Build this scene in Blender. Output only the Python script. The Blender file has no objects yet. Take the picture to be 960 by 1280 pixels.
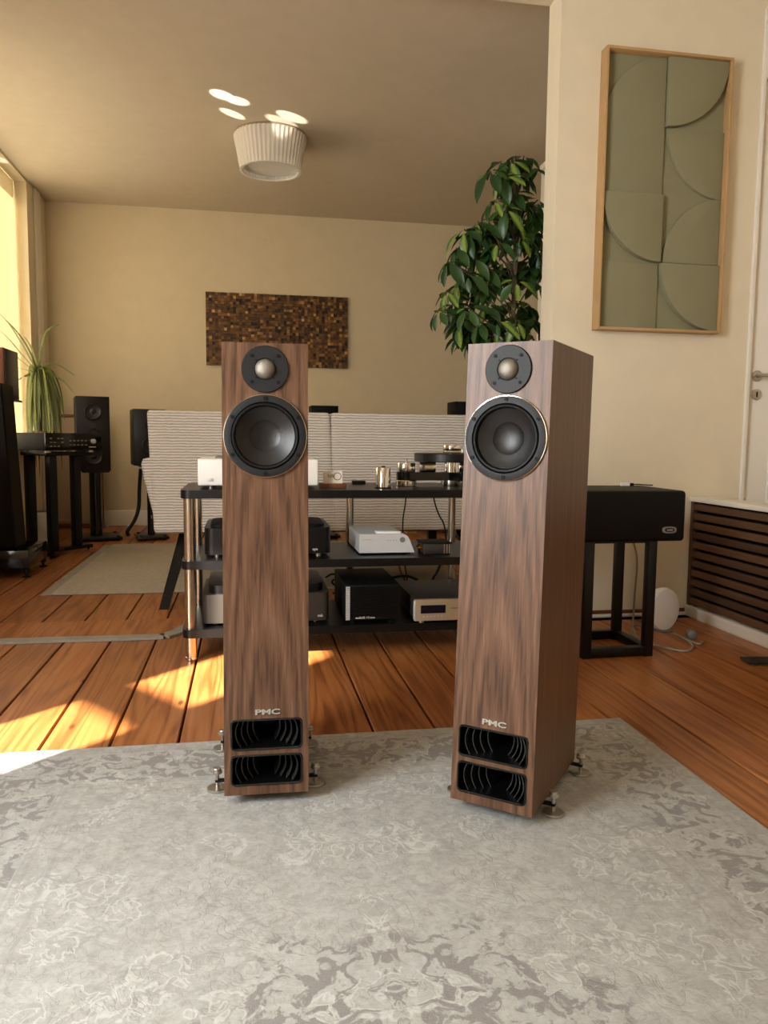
import bpy, bmesh, math, random
from mathutils import Vector, Matrix
random.seed(7)
R = math.radians
SC = bpy.context.scene
COL = SC.collection

# ------------------------------------------------------------------ camera
F = 965.0; CAM = Vector((0, 0, .82))
def _basis(pitch=5.5, yaw=10.1, roll=.6):
    p, y, r = R(pitch), R(yaw), R(roll)
    fw = Vector((math.sin(y)*math.cos(p), math.cos(y)*math.cos(p), -math.sin(p)))
    rt = Vector((math.cos(y), -math.sin(y), 0)); up = rt.cross(fw)
    return math.cos(r)*rt+math.sin(r)*up, -math.sin(r)*rt+math.cos(r)*up, fw
RT, UP, FW = _basis()
cd = bpy.data.cameras.new('camera'); cam = bpy.data.objects.new('camera', cd); COL.objects.link(cam)
cd.sensor_fit = 'VERTICAL'; cd.sensor_height = 36; cd.lens = F/1280*36; cd.clip_start = .05; cd.clip_end = 60
m = Matrix((RT, UP, -FW)).transposed().to_4x4(); m.translation = CAM; cam.matrix_world = m
SC.camera = cam
def onA(x, y, axis, val):            # photo pixel -> point on the plane axis=val
    d = FW+RT*((x-480)/F)+UP*((640-y)/F); t = (val-CAM[axis])/d[axis]; return CAM+d*t
def onZ(x, y, z=0): return onA(x, y, 2, z)
def onV(x, y, v): return onA(x, y, 1, v)
def onU(x, y, u): return onA(x, y, 0, u)

# ------------------------------------------------------------------ light
SC.view_settings.view_transform = 'Standard'; SC.view_settings.look = 'None'; SC.view_settings.gamma = 1
SC.view_settings.use_curve_mapping = False; SC.view_settings.exposure = 0.22
w = bpy.data.worlds.new('sky'); SC.world = w; w.use_nodes = True
w.node_tree.nodes['Background'].inputs[0].default_value = (.62, .78, 1, 1)
w.node_tree.nodes['Background'].inputs[1].default_value = 1.2
SUN_AZ, SUN_EL = 44, 35
sd = bpy.data.lights.new('sun', 'SUN'); sd.energy = 42; sd.angle = R(.9); sd.color = (1, .92, .78)
so = bpy.data.objects.new('sun', sd); COL.objects.link(so)
sdir = Vector((math.sin(R(SUN_AZ))*math.cos(R(SUN_EL)), math.cos(R(SUN_AZ))*math.cos(R(SUN_EL)), -math.sin(R(SUN_EL))))
so.rotation_euler = sdir.to_track_quat('-Z', 'Y').to_euler(); so.location = (-6, -4, 6)
def area(name, loc, direction, sx, sy, power, color):
    d = bpy.data.lights.new(name, 'AREA'); d.shape = 'RECTANGLE'; d.size = sx; d.size_y = sy; d.energy = power; d.color = color
    o = bpy.data.objects.new(name, d); COL.objects.link(o); o.location = loc
    o.rotation_euler = Vector(direction).to_track_quat('-Z', 'Y').to_euler(); return o
UL = -1.70
area('daylight_near_window', (UL-.03, .45, 1.45), (1, .1, -.1), 1.0, 1.4, 104, (.93, .975, 1))
area('added_fill_rear_window', (UL-.03, -1.75, 1.45), (1, 0, -.12), 1.5, 1.7, 7, (.94, .98, 1))  # lamp at an unseen window, added as fill light
area('daylight_far_window', (UL-.06, 5.4, 1.7), (1, 0, 0), 2.4, 1.9, 18, (1, .94, .82))

# ------------------------------------------------------------------ materials
def lin(c): return tuple(((v/255)/12.92 if v/255 <= .04045 else ((v/255+.055)/1.055)**2.4) for v in c)+(1,)
MATS = {}
class NT:
    def __init__(s, name):
        s.m = bpy.data.materials.new(name); s.m.use_nodes = True; s.t = s.m.node_tree; s.b = s.t.nodes['Principled BSDF']; MATS[name] = s.m
    def n(s, typ, **k):
        nd = s.t.nodes.new(typ)
        for a, v in k.items():
            if a.startswith('i_'): nd.inputs[a[2:].replace('_', ' ')].default_value = v
            else: setattr(nd, a, v)
        return nd
    def l(s, a, b): s.t.links.new(a, b)
    def coord(s, scale=(1, 1, 1), kind='Object', rand=False):
        tc = s.n('ShaderNodeTexCoord'); mp = s.n('ShaderNodeMapping'); mp.inputs['Scale'].default_value = scale
        if rand:
            oi = s.n('ShaderNodeObjectInfo'); va = s.n('ShaderNodeVectorMath', operation='MULTIPLY_ADD')
            cb = s.n('ShaderNodeCombineXYZ'); mu = s.n('ShaderNodeMath', operation='MULTIPLY'); mu.inputs[1].default_value = 53.
            s.l(oi.outputs['Random'], mu.inputs[0])
            for i in range(3): s.l(mu.outputs[0], cb.inputs[i])
            ad = s.n('ShaderNodeVectorMath', operation='ADD'); s.l(tc.outputs[kind], ad.inputs[0]); s.l(cb.outputs[0], ad.inputs[1]); s.l(ad.outputs[0], mp.inputs['Vector'])
        else: s.l(tc.outputs[kind], mp.inputs['Vector'])
        return mp.outputs[0]
    def noise(s, vec, scale, detail=3, rough=.5, dist=0):
        t = s.n('ShaderNodeTexNoise'); t.inputs['Scale'].default_value = scale; t.inputs['Detail'].default_value = detail
        t.inputs['Roughness'].default_value = rough; t.inputs['Distortion'].default_value = dist; s.l(vec, t.inputs['Vector']); return t.outputs['Fac']
    def ramp(s, fac, stops):
        r = s.n('ShaderNodeValToRGB'); e = r.color_ramp.elements
        while len(e) < len(stops): e.new(.5)
        for i, (p, c) in enumerate(stops): e[i].position = p; e[i].color = c if len(c) == 4 else lin(c)
        s.l(fac, r.inputs[0]); return r.outputs[0]
    def math(s, op, a, b=None, c=None, clamp=False):
        nd = s.n('ShaderNodeMath', operation=op); nd.use_clamp = clamp
        for i, v in enumerate((a, b, c)):
            if v is None: continue
            if isinstance(v, (int, float)): nd.inputs[i].default_value = v
            else: s.l(v, nd.inputs[i])
        return nd.outputs[0]
    def mix(s, fac, a, b, mode='MIX'):
        nd = s.n('ShaderNodeMix', data_type='RGBA', blend_type=mode)
        for i, v in ((0, fac), (6, a), (7, b)):
            if isinstance(v, (int, float)): nd.inputs[i].default_value = v
            elif isinstance(v, tuple): nd.inputs[i].default_value = v if len(v) == 4 else lin(v)
            else: s.l(v, nd.inputs[i])
        return nd.outputs[2]
    def bump(s, h, strength=.3, dist=.002):
        b = s.n('ShaderNodeBump'); b.inputs['Strength'].default_value = strength; b.inputs['Distance'].default_value = dist
        s.l(h, b.inputs['Height']); s.l(b.outputs[0], s.b.inputs['Normal'])
    def base(s, c):
        if isinstance(c, tuple): s.b.inputs['Base Color'].default_value = c if len(c) == 4 else lin(c)
        else: s.l(c, s.b.inputs['Base Color'])
    def set(s, rough=.5, metal=0, spec=.5, coat=0):
        s.b.inputs['Roughness'].default_value = rough; s.b.inputs['Metallic'].default_value = metal
        s.b.inputs['Specular IOR Level'].default_value = spec; s.b.inputs['Coat Weight'].default_value = coat; return s
def plain(name, c, rough=.5, metal=0, spec=.5, coat=0, var=.06, bump=0, bscale=400):
    t = NT(name); v = t.coord(); n = t.noise(v, 9, 4)
    lc = lin(c); t.base(t.mix(n, tuple(x*(1-var) for x in lc[:3])+(1,), tuple(min(1, x*(1+var)) for x in lc[:3])+(1,)))
    if bump: t.bump(t.noise(v, bscale, 2), bump, .001)
    return t.set(rough, metal, spec, coat).m
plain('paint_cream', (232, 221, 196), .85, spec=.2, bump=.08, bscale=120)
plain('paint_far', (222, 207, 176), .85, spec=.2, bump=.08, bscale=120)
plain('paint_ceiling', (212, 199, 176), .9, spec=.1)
plain('paint_white', (240, 234, 222), .55, var=.02)
plain('white_gloss', (242, 240, 236), .3, var=.02)
plain('black_satin', (8, 8, 9), .36, spec=.4)
plain('black_matte', (9, 9, 9), .65, spec=.22)
plain('black_gloss', (8, 8, 9), .12, spec=.6)
plain('black_vinyl', (6, 6, 6), .55, spec=.22, bump=.15, bscale=500)
plain('rubber', (8, 8, 9), .55, spec=.3)
plain('driver_plate', (27, 28, 30), .55, spec=.35, bump=.1, bscale=900)
plain('cone_black', (14, 15, 17), .42, spec=.5)
plain('chrome', (225, 222, 215), .12, 1, var=.02)
plain('steel', (200, 192, 178), .24, 1, var=.04)
plain('satin_steel', (190, 186, 178), .36, 1, var=.05)
plain('dome_grille', (146, 140, 130), .5, .8, bump=.5, bscale=1500)
plain('silver', (214, 215, 216), .4, .25, var=.02)
plain('champagne', (190, 172, 145), .42, .5, var=.03)
plain('dark_grey_metal', (54, 50, 46), .45, .2)
plain('fin_grey', (34, 34, 34), .5)
plain('grey_plastic', (120, 118, 114), .5)
plain('cable_grey', (150, 142, 128), .55)
plain('cable_black', (14, 13, 13), .6)
plain('copper', (150, 60, 40), .4)
plain('gold', (210, 160, 60), .25, 1)
plain('oak', (190, 154, 106), .55, var=.15)
plain('brown_trim', (110, 60, 35), .5, var=.15)
plain('terracotta', (120, 78, 55), .8)
plain('soil', (40, 28, 20), .95)
plain('bark', (86, 70, 48), .85, var=.2)
plain('display_blue', (8, 7, 26), .15)
plain('print_dark', (70, 58, 46), .6)
plain('print_white', (235, 232, 225), .5)
plain('card', (232, 224, 208), .7)
plain('linen_green', (140, 137, 108), .9, spec=.1, var=.06, bump=.6, bscale=260)
plain('grille_cream', (196, 176, 146), .8)
plain('glass_white', (238, 236, 230), .35, var=.02)
plain('subfloor', (26, 15, 8), .9)
plain('outdoor_render', (200, 195, 185), .9)

def leafmat(name, c1, c2, c3=None):
    t = NT(name); oi = t.n('ShaderNodeObjectInfo'); v = t.coord()
    col = t.mix(oi.outputs['Random'], c1, c2)
    if c3:
        sx = t.n('ShaderNodeSeparateXYZ'); t.l(v, sx.inputs[0]); a = t.math('ABSOLUTE', sx.outputs[0])
        n = t.noise(v, 45, 2); f = t.math('ADD', a, t.math('MULTIPLY', n, .02))
        mk = t.ramp(f, [(.016, (1, 1, 1, 1)), (.022, (0, 0, 0, 1))]); mk2 = t.math('MULTIPLY', mk, t.math('GREATER_THAN', oi.outputs['Random'], .72))
        col = t.mix(mk2, col, c3)
    t.base(col); t.set(.36, spec=.5)
    t.b.inputs['Transmission Weight'].default_value = 0
    tr = t.n('ShaderNodeBsdfTranslucent'); t.l(col, tr.inputs[0]); mx = t.n('ShaderNodeMixShader'); mx.inputs[0].default_value = .22
    out = t.t.nodes['Material Output']; t.l(t.b.outputs[0], mx.inputs[1]); t.l(tr.outputs[0], mx.inputs[2]); t.l(mx.outputs[0], out.inputs[0])
leafmat('leaf_umbrella', (34, 68, 30), (64, 102, 42), (136, 158, 62))
leafmat('leaf_strap', (82, 94, 36), (142, 146, 76))

def pine(name, c1, c2, c3):
    t = NT(name); v = t.coord((22, .9, 22), rand=True)
    n1 = t.noise(v, 1.6, 5, .6, 1.2); v2 = t.coord((1, .35, 1), rand=True)
    wv = t.n('ShaderNodeTexWave', wave_type='RINGS', rings_direction='Y'); wv.inputs['Scale'].default_value = 7; wv.inputs['Distortion'].default_value = 9; wv.inputs['Detail'].default_value = 2; wv.inputs['Detail Scale'].default_value = 1.4
    t.l(v2, wv.inputs['Vector'])
    gn = t.noise(t.coord((7, .42, 7), rand=True), 1.0, 2, .45); ring = t.math('MULTIPLY_ADD', t.math('SINE', t.math('MULTIPLY', gn, 95)), .5, .5)
    f = t.math('ADD', t.math('MULTIPLY', n1, .72), t.math('MULTIPLY', t.math('POWER', ring, 2.0), .24))
    col = t.ramp(f, [(.25, c1), (.5, c2), (.75, c3)])
    oi = t.n('ShaderNodeObjectInfo'); hs = t.n('ShaderNodeHueSaturation'); t.l(col, hs.inputs['Color'])
    t.l(t.math('MULTIPLY_ADD', oi.outputs['Random'], .26, .84), hs.inputs['Value'])
    kv = t.coord((7, 2.6, 7), rand=True); vo = t.n('ShaderNodeTexVoronoi'); vo.inputs['Scale'].default_value = 1.0; t.l(kv, vo.inputs['Vector'])
    kn = t.ramp(vo.outputs['Distance'], [(.035, (1, 1, 1, 1)), (.07, (0, 0, 0, 1))])
    col2 = t.mix(t.math('MULTIPLY', kn, .75), hs.outputs[0], (60, 28, 12))
    wn = t.noise(t.coord((3, 1.2, 3), rand=True), 2, 5, .7)
    sc = t.ramp(wn, [(.62, (0, 0, 0, 1)), (.75, (1, 1, 1, 1))])
    t.base(t.mix(t.math('MULTIPLY', sc, .22), col2, (214, 150, 90)))
    t.set(.34, spec=.45); t.bump(n1, .12, .002)
    r = t.math('MULTIPLY_ADD', n1, .22, .26); t.l(r, t.b.inputs['Roughness'])
pine('pine', (178, 116, 64), (156, 93, 47), (118, 64, 29))
def walnut(name, c1, c2, c3, c4, axis='Z'):
    t = NT(name); sx = t.n('ShaderNodeSeparateXYZ'); tc = t.n('ShaderNodeTexCoord'); t.l(tc.outputs['Object'], sx.inputs[0])
    v = t.coord((60, 60, .8)); n1 = t.noise(v, 3, 5, .55, .4)
    v2 = t.coord((1, 1, .16)); wob = t.noise(v2, 7, 2, .5)
    # cathedral figure: nested arches of z + A x^2, on the baffle only
    xo = t.math('ADD', sx.outputs[0], t.math('MULTIPLY_ADD', wob, .05, -.025)); x2 = t.math('MULTIPLY', xo, xo)
    ph = t.math('ADD', t.math('MULTIPLY', t.math('ADD', sx.outputs[2], t.math('MULTIPLY', x2, 85)), 24), t.math('MULTIPLY', t.noise(t.coord((14, 14, 1.2)), 1.5, 3), 7))
    face = t.math('LESS_THAN', t.math('ABSOLUTE', sx.outputs[0]), .0915)
    band = t.math('MULTIPLY', t.math('MULTIPLY_ADD', t.math('SINE', ph), .5, -.5), face)
    f = t.math('ADD', n1, t.math('MULTIPLY', band, .24)); f = t.math('ADD', f, .09)
    col = t.ramp(f, [(.24, c1), (.42, c2), (.60, c3), (.80, c4)])
    fine = t.noise(t.coord((160, 160, 5)), 3, 2)
    t.base(t.mix(t.math('MULTIPLY', t.ramp(fine, [(.55, (0, 0, 0, 1)), (.7, (1, 1, 1, 1))]), .18), col, c1))
    t.set(.42, spec=.4); t.bump(fine, .08, .0006)
walnut('walnut', (68, 46, 33), (92, 64, 46), (106, 76, 56), (124, 92, 70))

def ruglike():
    t = NT('rug_grey'); tc = t.n('ShaderNodeTexCoord'); sx = t.n('ShaderNodeSeparateXYZ'); t.l(tc.outputs['Object'], sx.inputs[0])
    ax = t.math('ABSOLUTE', sx.outputs[0]); ay = t.math('ABSOLUTE', sx.outputs[1])
    cb = t.n('ShaderNodeCombineXYZ'); t.l(ax, cb.inputs[0]); t.l(sx.outputs[1], cb.inputs[1]); P = cb.outputs[0]
    wp = t.noise(tc.outputs['Object'], 3.5, 2)
    ad = t.n('ShaderNodeVectorMath', operation='ADD'); t.l(P, ad.inputs[0]); c2 = t.n('ShaderNodeCombineXYZ'); t.l(t.math('MULTIPLY', wp, .06), c2.inputs[0]); t.l(t.math('MULTIPLY', wp, -.05), c2.inputs[1]); t.l(c2.outputs[0], ad.inputs[1]); Q = ad.outputs[0]
    def lines(scale, width, dist=1.5):
        n = t.noise(Q, scale, 2, .5, dist); d = t.math('ABSOLUTE', t.math('SUBTRACT', n, .5))
        return t.ramp(d, [(0, (1, 1, 1, 1)), (width, (0, 0, 0, 1))])
    l1 = lines(11, .022, 1.8); l2 = lines(26, .04, 1.0)
    vo = t.n('ShaderNodeTexVoronoi', feature='SMOOTH_F1'); vo.inputs['Scale'].default_value = 8.5; vo.inputs['Randomness'].default_value = .8; t.l(Q, vo.inputs['Vector'])
    pn = t.noise(Q, 24, 2, .5, 1.0); pet = t.math('SINE', t.math('ADD', t.math('MULTIPLY', vo.outputs['Distance'], 30), t.math('MULTIPLY', pn, 22))); petal = t.ramp(pet, [(.55, (0, 0, 0, 1)), (.9, (1, 1, 1, 1))])
    flower = t.math('MULTIPLY', petal, t.math('LESS_THAN', vo.outputs['Distance'], .38))
    blot = t.ramp(t.noise(Q, 24, 4, .6, 1.3), [(.49, (0, 0, 0, 1)), (.55, (1, 1, 1, 1))])
    # medallion and border masks
    an = t.math('ARCTAN2', sx.outputs[1], ax); rad = t.math('SQRT', t.math('ADD', t.math('MULTIPLY', ax, t.math('MULTIPLY', ax, 1.25)), t.math('MULTIPLY', ay, t.math('MULTIPLY', ay, .75))))
    sc = t.math('MULTIPLY_ADD', t.math('SINE', t.math('MULTIPLY', an, 12)), .035, .40)
    med = t.ramp(t.math('SUBTRACT', sc, rad), [(0, (0, 0, 0, 1)), (.02, (1, 1, 1, 1))])
    def band(val, lo, hi): return t.math('MULTIPLY', t.math('GREATER_THAN', val, lo), t.math('LESS_THAN', val, hi))
    by = t.math('SUBTRACT', ay, 1.29-.857)
    bm_ = t.math('MAXIMUM', ax, by)
    bord = band(bm_, .64, .80); gl = t.math('ADD', t.math('ADD', band(bm_, .575, .583), band(bm_, .618, .626)), t.math('ADD', band(bm_, .812, .818), band(bm_, .632, .636)))
    dk = t.math('MULTIPLY', blot, t.math('ADD', t.math('MULTIPLY', med, .85), t.math('ADD', t.math('MULTIPLY', bord, .65), .26)), clamp=True)
    worn = t.noise(tc.outputs['Object'], 6, 5, .65); fib = t.noise(tc.outputs['Object'], 420, 2); mott = t.noise(tc.outputs['Object'], 48, 3, .7)
    base = t.mix(worn, (164, 165, 162), (196, 197, 192))
    base = t.mix(t.ramp(mott, [(.35, (0, 0, 0, 1)), (.7, (.75, .75, .75, 1))]), base, (146, 142, 136))
    base = t.mix(t.math('MULTIPLY', dk, .85), base, (118, 112, 109))
    lm = t.math('MULTIPLY', t.math('MAXIMUM', l1, t.math('MULTIPLY', l2, .55)), t.ramp(worn, [(.35, (0, 0, 0, 1)), (.6, (1, 1, 1, 1))]))
    base = t.mix(t.math('MULTIPLY', lm, .45), base, (124, 119, 115))
    base = t.mix(t.math('MULTIPLY', flower, .30), base, (224, 226, 223))
    base = t.mix(t.math('MULTIPLY', gl, .28), base, (140, 134, 126))
    t.base(t.mix(t.math('MULTIPLY', fib, .22), base, (232, 234, 232)))
    t.set(.95, spec=.05)
    h = t.math('ADD', t.math('MULTIPLY', fib, .25), t.math('ADD', t.math('MULTIPLY', mott, .3), t.math('SUBTRACT', t.math('MULTIPLY', flower, .5), t.math('MULTIPLY', lm, .9))))
    t.bump(h, .26, .003)
ruglike()
t = NT('rug_beige'); v = t.coord(); t.base(t.mix(t.noise(v, 60, 3), (150, 138, 120), (186, 174, 154))); t.set(.95, spec=.05); t.bump(t.noise(v, 300, 2), .5, .003)
t = NT('corduroy'); v = t.coord(); sx = t.n('ShaderNodeSeparateXYZ'); t.l(v, sx.inputs[0]); n = t.noise(v, 30, 3)
ph = t.math('ADD', t.math('MULTIPLY', sx.outputs[2], 2*math.pi/.0138), t.math('MULTIPLY', n, 4.0)); s_ = t.math('MULTIPLY_ADD', t.math('SINE', ph), .5, .5)
rb = t.math('POWER', s_, .30)
t.base(t.mix(rb, (140, 128, 114), t.mix(n, (222, 213, 200), (240, 233, 222)))); t.set(.95, spec=.05); t.bump(rb, .8, .004)
t = NT('mosaic'); at = t.n('ShaderNodeAttribute', attribute_name='tone'); n = t.noise(t.coord((20, 20, 90)), 3, 3)
t.base(t.ramp(t.math('ADD', at.outputs['Fac'], t.math('MULTIPLY_ADD', n, .2, -.1)), [(0, (34, 20, 8)), (.35, (92, 60, 26)), (.7, (140, 98, 48)), (1, (206, 158, 96))])); t.set(.5, spec=.4)
t = NT('blind_fabric'); v = t.coord((1, 1, 1)); col = t.mix(t.noise(v, 200, 2), (244, 232, 204), (250, 240, 216)); t.base(col); t.set(.9, spec=.05)
tr = t.n('ShaderNodeBsdfTranslucent'); t.l(col, tr.inputs[0]); mx = t.n('ShaderNodeMixShader'); mx.inputs[0].default_value = .30
t.l(t.b.outputs[0], mx.inputs[1]); t.l(tr.outputs[0], mx.inputs[2]); t.l(mx.outputs[0], t.t.nodes['Material Output'].inputs[0])
t = NT('shade_pleat'); v = t.coord(); t.base((244, 238, 226)); t.set(.8, spec=.1)
tr = t.n('ShaderNodeBsdfTranslucent'); tr.inputs[0].default_value = lin((244, 238, 226)); mx = t.n('ShaderNodeMixShader'); mx.inputs[0].default_value = .25
t.l(t.b.outputs[0], mx.inputs[1]); t.l(tr.outputs[0], mx.inputs[2]); t.l(mx.outputs[0], t.t.nodes['Material Output'].inputs[0])
t = NT('slat_wood'); v = t.coord((30, 1.2, 30), rand=True); oi = t.n('ShaderNodeObjectInfo')
t.base(t.mix(t.noise(v, 2, 4, .6), t.mix(oi.outputs['Random'], (48, 30, 22), (74, 48, 32)), t.mix(oi.outputs['Random'], (84, 58, 42), (120, 84, 56)))); t.set(.5, spec=.4)
t = NT('window_glass'); gl_ = t.n('ShaderNodeBsdfGlossy'); gl_.inputs['Roughness'].default_value = .02; tp_ = t.n('ShaderNodeBsdfTransparent'); mx = t.n('ShaderNodeMixShader'); mx.inputs[0].default_value = .06
t.l(tp_.outputs[0], mx.inputs[1]); t.l(gl_.outputs[0], mx.inputs[2]); t.l(mx.outputs[0], t.t.nodes['Material Output'].inputs[0])
t = NT('clear_acrylic'); t.base((245, 245, 245)); t.set(.05); t.b.inputs['Transmission Weight'].default_value = .85; t.b.inputs['IOR'].default_value = 1.3

# ------------------------------------------------------------------ mesh helpers
def nb(): return bmesh.new()
def merge(bm, tmp, M=None):
    me = bpy.data.meshes.new('tmp'); tmp.to_mesh(me); tmp.free()
    if M is not None: me.transform(M)
    bm.from_mesh(me); bpy.data.meshes.remove(me); return bm
def box(x0, x1, y0, y1, z0, z1, bev=0, seg=2, bm=None, M=None):
    bm = bm or nb(); t = nb(); bmesh.ops.create_cube(t, size=1)
    for v in t.verts: v.co = Vector(((x0+x1)/2+v.co.x*(x1-x0), (y0+y1)/2+v.co.y*(y1-y0), (z0+z1)/2+v.co.z*(z1-z0)))
    if bev: bmesh.ops.bevel(t, geom=t.edges[:], offset=bev, segments=seg, profile=.5, affect='EDGES')
    return merge(bm, t, M)
def vbox(x0, x1, y0, y1, z0, z1, bev, seg=4, bm=None, M=None):        # only the upright edges are rounded
    bm = bm or nb(); t = nb(); bmesh.ops.create_cube(t, size=1)
    for v in t.verts: v.co = Vector(((x0+x1)/2+v.co.x*(x1-x0), (y0+y1)/2+v.co.y*(y1-y0), (z0+z1)/2+v.co.z*(z1-z0)))
    e = [e for e in t.edges if abs(e.verts[0].co.z-e.verts[1].co.z) > 1e-6]
    bmesh.ops.bevel(t, geom=e, offset=bev, segments=seg, profile=.5, affect='EDGES'); return merge(bm, t, M)
def lathe(prof, seg=32, bm=None, M=None, cap=True):
    bm = bm or nb(); t = nb(); rings = []
    for r, z in prof:
        rings.append([t.verts.new((r*math.cos(2*math.pi*i/seg), r*math.sin(2*math.pi*i/seg), z)) for i in range(seg)] if r > 1e-6 else [t.verts.new((0, 0, z))])
    for a, b in zip(rings, rings[1:]):
        for i in range(seg):
            j = (i+1) % seg
            if len(a) == 1 and len(b) == 1: continue
            if len(a) == 1: t.faces.new((a[0], b[j], b[i]))
            elif len(b) == 1: t.faces.new((a[i], a[j], b[0]))
            else: t.faces.new((a[i], a[j], b[j], b[i]))
    if cap:
        if len(rings[0]) > 1: t.faces.new(rings[0][::-1])
        if len(rings[-1]) > 1: t.faces.new(rings[-1])
    bmesh.ops.recalc_face_normals(t, faces=t.faces[:]); return merge(bm, t, M)
def cyl(x, y, z0, z1, r, seg=24, bm=None, r2=None, bev=.0):
    r2 = r if r2 is None else r2
    p = [(r, z0), (r2, z1)] if not bev else [(r-bev, z0), (r, z0+bev), (r2, z1-bev), (r2-bev, z1)]
    return lathe(p, seg, bm, Matrix.Translation((x, y, 0)))
def tube(pts, rad, seg=8, bm=None, smooth=0, taper=None):
    bm = bm or nb(); pts = [Vector(p) for p in pts]
    for _ in range(smooth):
        q = [pts[0]]
        for a, b in zip(pts, pts[1:]): q += [a*.75+b*.25, a*.25+b*.75]
        pts = q+[pts[-1]]
    t = nb(); rings = []; n0 = None
    for i, p in enumerate(pts):
        d = (pts[min(i+1, len(pts)-1)]-pts[max(i-1, 0)]).normalized()
        if n0 is None: n0 = d.orthogonal().normalized()
        n0 = (n0-d*n0.dot(d)).normalized(); b = d.cross(n0)
        r = rad if taper is None else rad+(taper-rad)*i/(len(pts)-1)
        rings.append([t.verts.new(p+(n0*math.cos(2*math.pi*k/seg)+b*math.sin(2*math.pi*k/seg))*r) for k in range(seg)])
    for a, b in zip(rings, rings[1:]):
        for k in range(seg): t.faces.new((a[k], a[(k+1) % seg], b[(k+1) % seg], b[k]))
    t.faces.new(rings[0][::-1]); t.faces.new(rings[-1]); bmesh.ops.recalc_face_normals(t, faces=t.faces[:]); return merge(bm, t)
def prism(poly, z0, z1, bm=None, M=None, bev=0):
    bm = bm or nb(); t = nb(); a = [t.verts.new((x, y, z0)) for x, y in poly]; b = [t.verts.new((x, y, z1)) for x, y in poly]; n = len(poly)
    t.faces.new(a[::-1]); top = t.faces.new(b)
    for i in range(n): t.faces.new((a[i], a[(i+1) % n], b[(i+1) % n], b[i]))
    bmesh.ops.recalc_face_normals(t, faces=t.faces[:])
    if bev: bmesh.ops.bevel(t, geom=list(top.edges), offset=bev, segments=2, profile=.5, affect='EDGES')
    return merge(bm, t, M)
def obj(name, bm, mat, parent=None, smooth=True, loc=None, angle=40):
    me = bpy.data.meshes.new(name)
    if smooth:
        for f in bm.faces: f.smooth = True
        for e in bm.edges:
            if len(e.link_faces) == 2 and e.calc_face_angle(0) > R(angle): e.smooth = False
    bm.to_mesh(me); bm.free(); me.materials.append(MATS[mat])
    o = bpy.data.objects.new(name, me); COL.objects.link(o); o.parent = parent
    if loc is not None: o.location = loc
    return o
def inst(src, parent=None, loc=(0, 0, 0), rot=None, scale=None):
    o = src.copy(); COL.objects.link(o); o.parent = parent; o.location = loc
    if rot is not None: o.rotation_euler = rot
    if scale is not None: o.scale = scale
    return o
def tag(o, label, cat, group=None):
    o['label'] = label; o['category'] = cat
    if group: o['group'] = group
    return o
def thing(name, label, cat, loc=(0, 0, 0), rz=0, group=None):
    o = bpy.data.objects.new(name, None); COL.objects.link(o); o.empty_display_size = .1; o.location = loc; o.rotation_euler = (0, 0, rz)
    return tag(o, label, cat, group)
def struct(o): o['kind'] = 'structure'; return o
def copytree(src, parent=None):
    c = src.copy(); COL.objects.link(c); c.parent = parent
    for ch in [o for o in COL.objects if o.parent == src]: copytree(ch, c)
    return c
def text_bm(body, size, ext=.001, sx=1.0, off=0):
    cu = bpy.data.curves.new('txt', 'FONT'); cu.body = body; cu.size = size; cu.extrude = ext; cu.offset = off; cu.align_x = 'CENTER'; cu.align_y = 'CENTER'
    to = bpy.data.objects.new('txt', cu); COL.objects.link(to); dg = bpy.context.evaluated_depsgraph_get()
    me = bpy.data.meshes.new_from_object(to.evaluated_get(dg)); bm = nb(); bm.from_mesh(me)
    bpy.data.objects.remove(to); bpy.data.curves.remove(cu); bpy.data.meshes.remove(me)
    bmesh.ops.scale(bm, vec=(sx, 1, 1), verts=bm.verts[:]); return bm
UPRIGHT = Matrix.Rotation(R(90), 4, 'X')      # lathe/text axis z -> -y (faces the viewer side)
def xf(bm, M): bm.transform(M); return bm
T = Matrix.Translation

# ------------------------------------------------------------------ the room
VD, VD2, VB, ZC, UR, VF = 3.31, 3.45, 7.28, 2.82, 3.4, -3.0
fl = struct(obj('floor', box(UL-.1, UR, VF, VB, -.08, -.03), 'subfloor', smooth=False))
PITCH = .177
bd = {}
def boards(u0, v0, v1, key):
    w_ = PITCH-.007; L = v1-v0; src = None; k = math.floor((UL-u0)/PITCH)
    while u0+k*PITCH < UR:
        a = max(u0+k*PITCH+.0035, UL); b = min(u0+(k+1)*PITCH-.0035, UR)
        if b-a > .01:
            if b-a > w_-.001 and src: inst(src, fl, ((a+b)/2, (v0+v1)/2, 0))
            else:
                o = obj('board', box(-(b-a)/2, (b-a)/2, -L/2, L/2, -.03, 0, .0022, 1), 'pine', fl, loc=((a+b)/2, (v0+v1)/2, 0), smooth=False)
                if b-a > w_-.001: src = o
        k += 1
boards(-.186, VF, 3.235, 'near'); boards(-.18, 3.515, VB, 'far')
thr = struct(obj('trim_1', box(-1.35, 1.345, -.139, .139, -.03, .004, .003, 1), 'pine', loc=(0, 3.375, 0), smooth=False)); thr.rotation_euler = (0, 0, 0)
thr.data.transform(Matrix.Rotation(0, 4, 'Z'))

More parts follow.
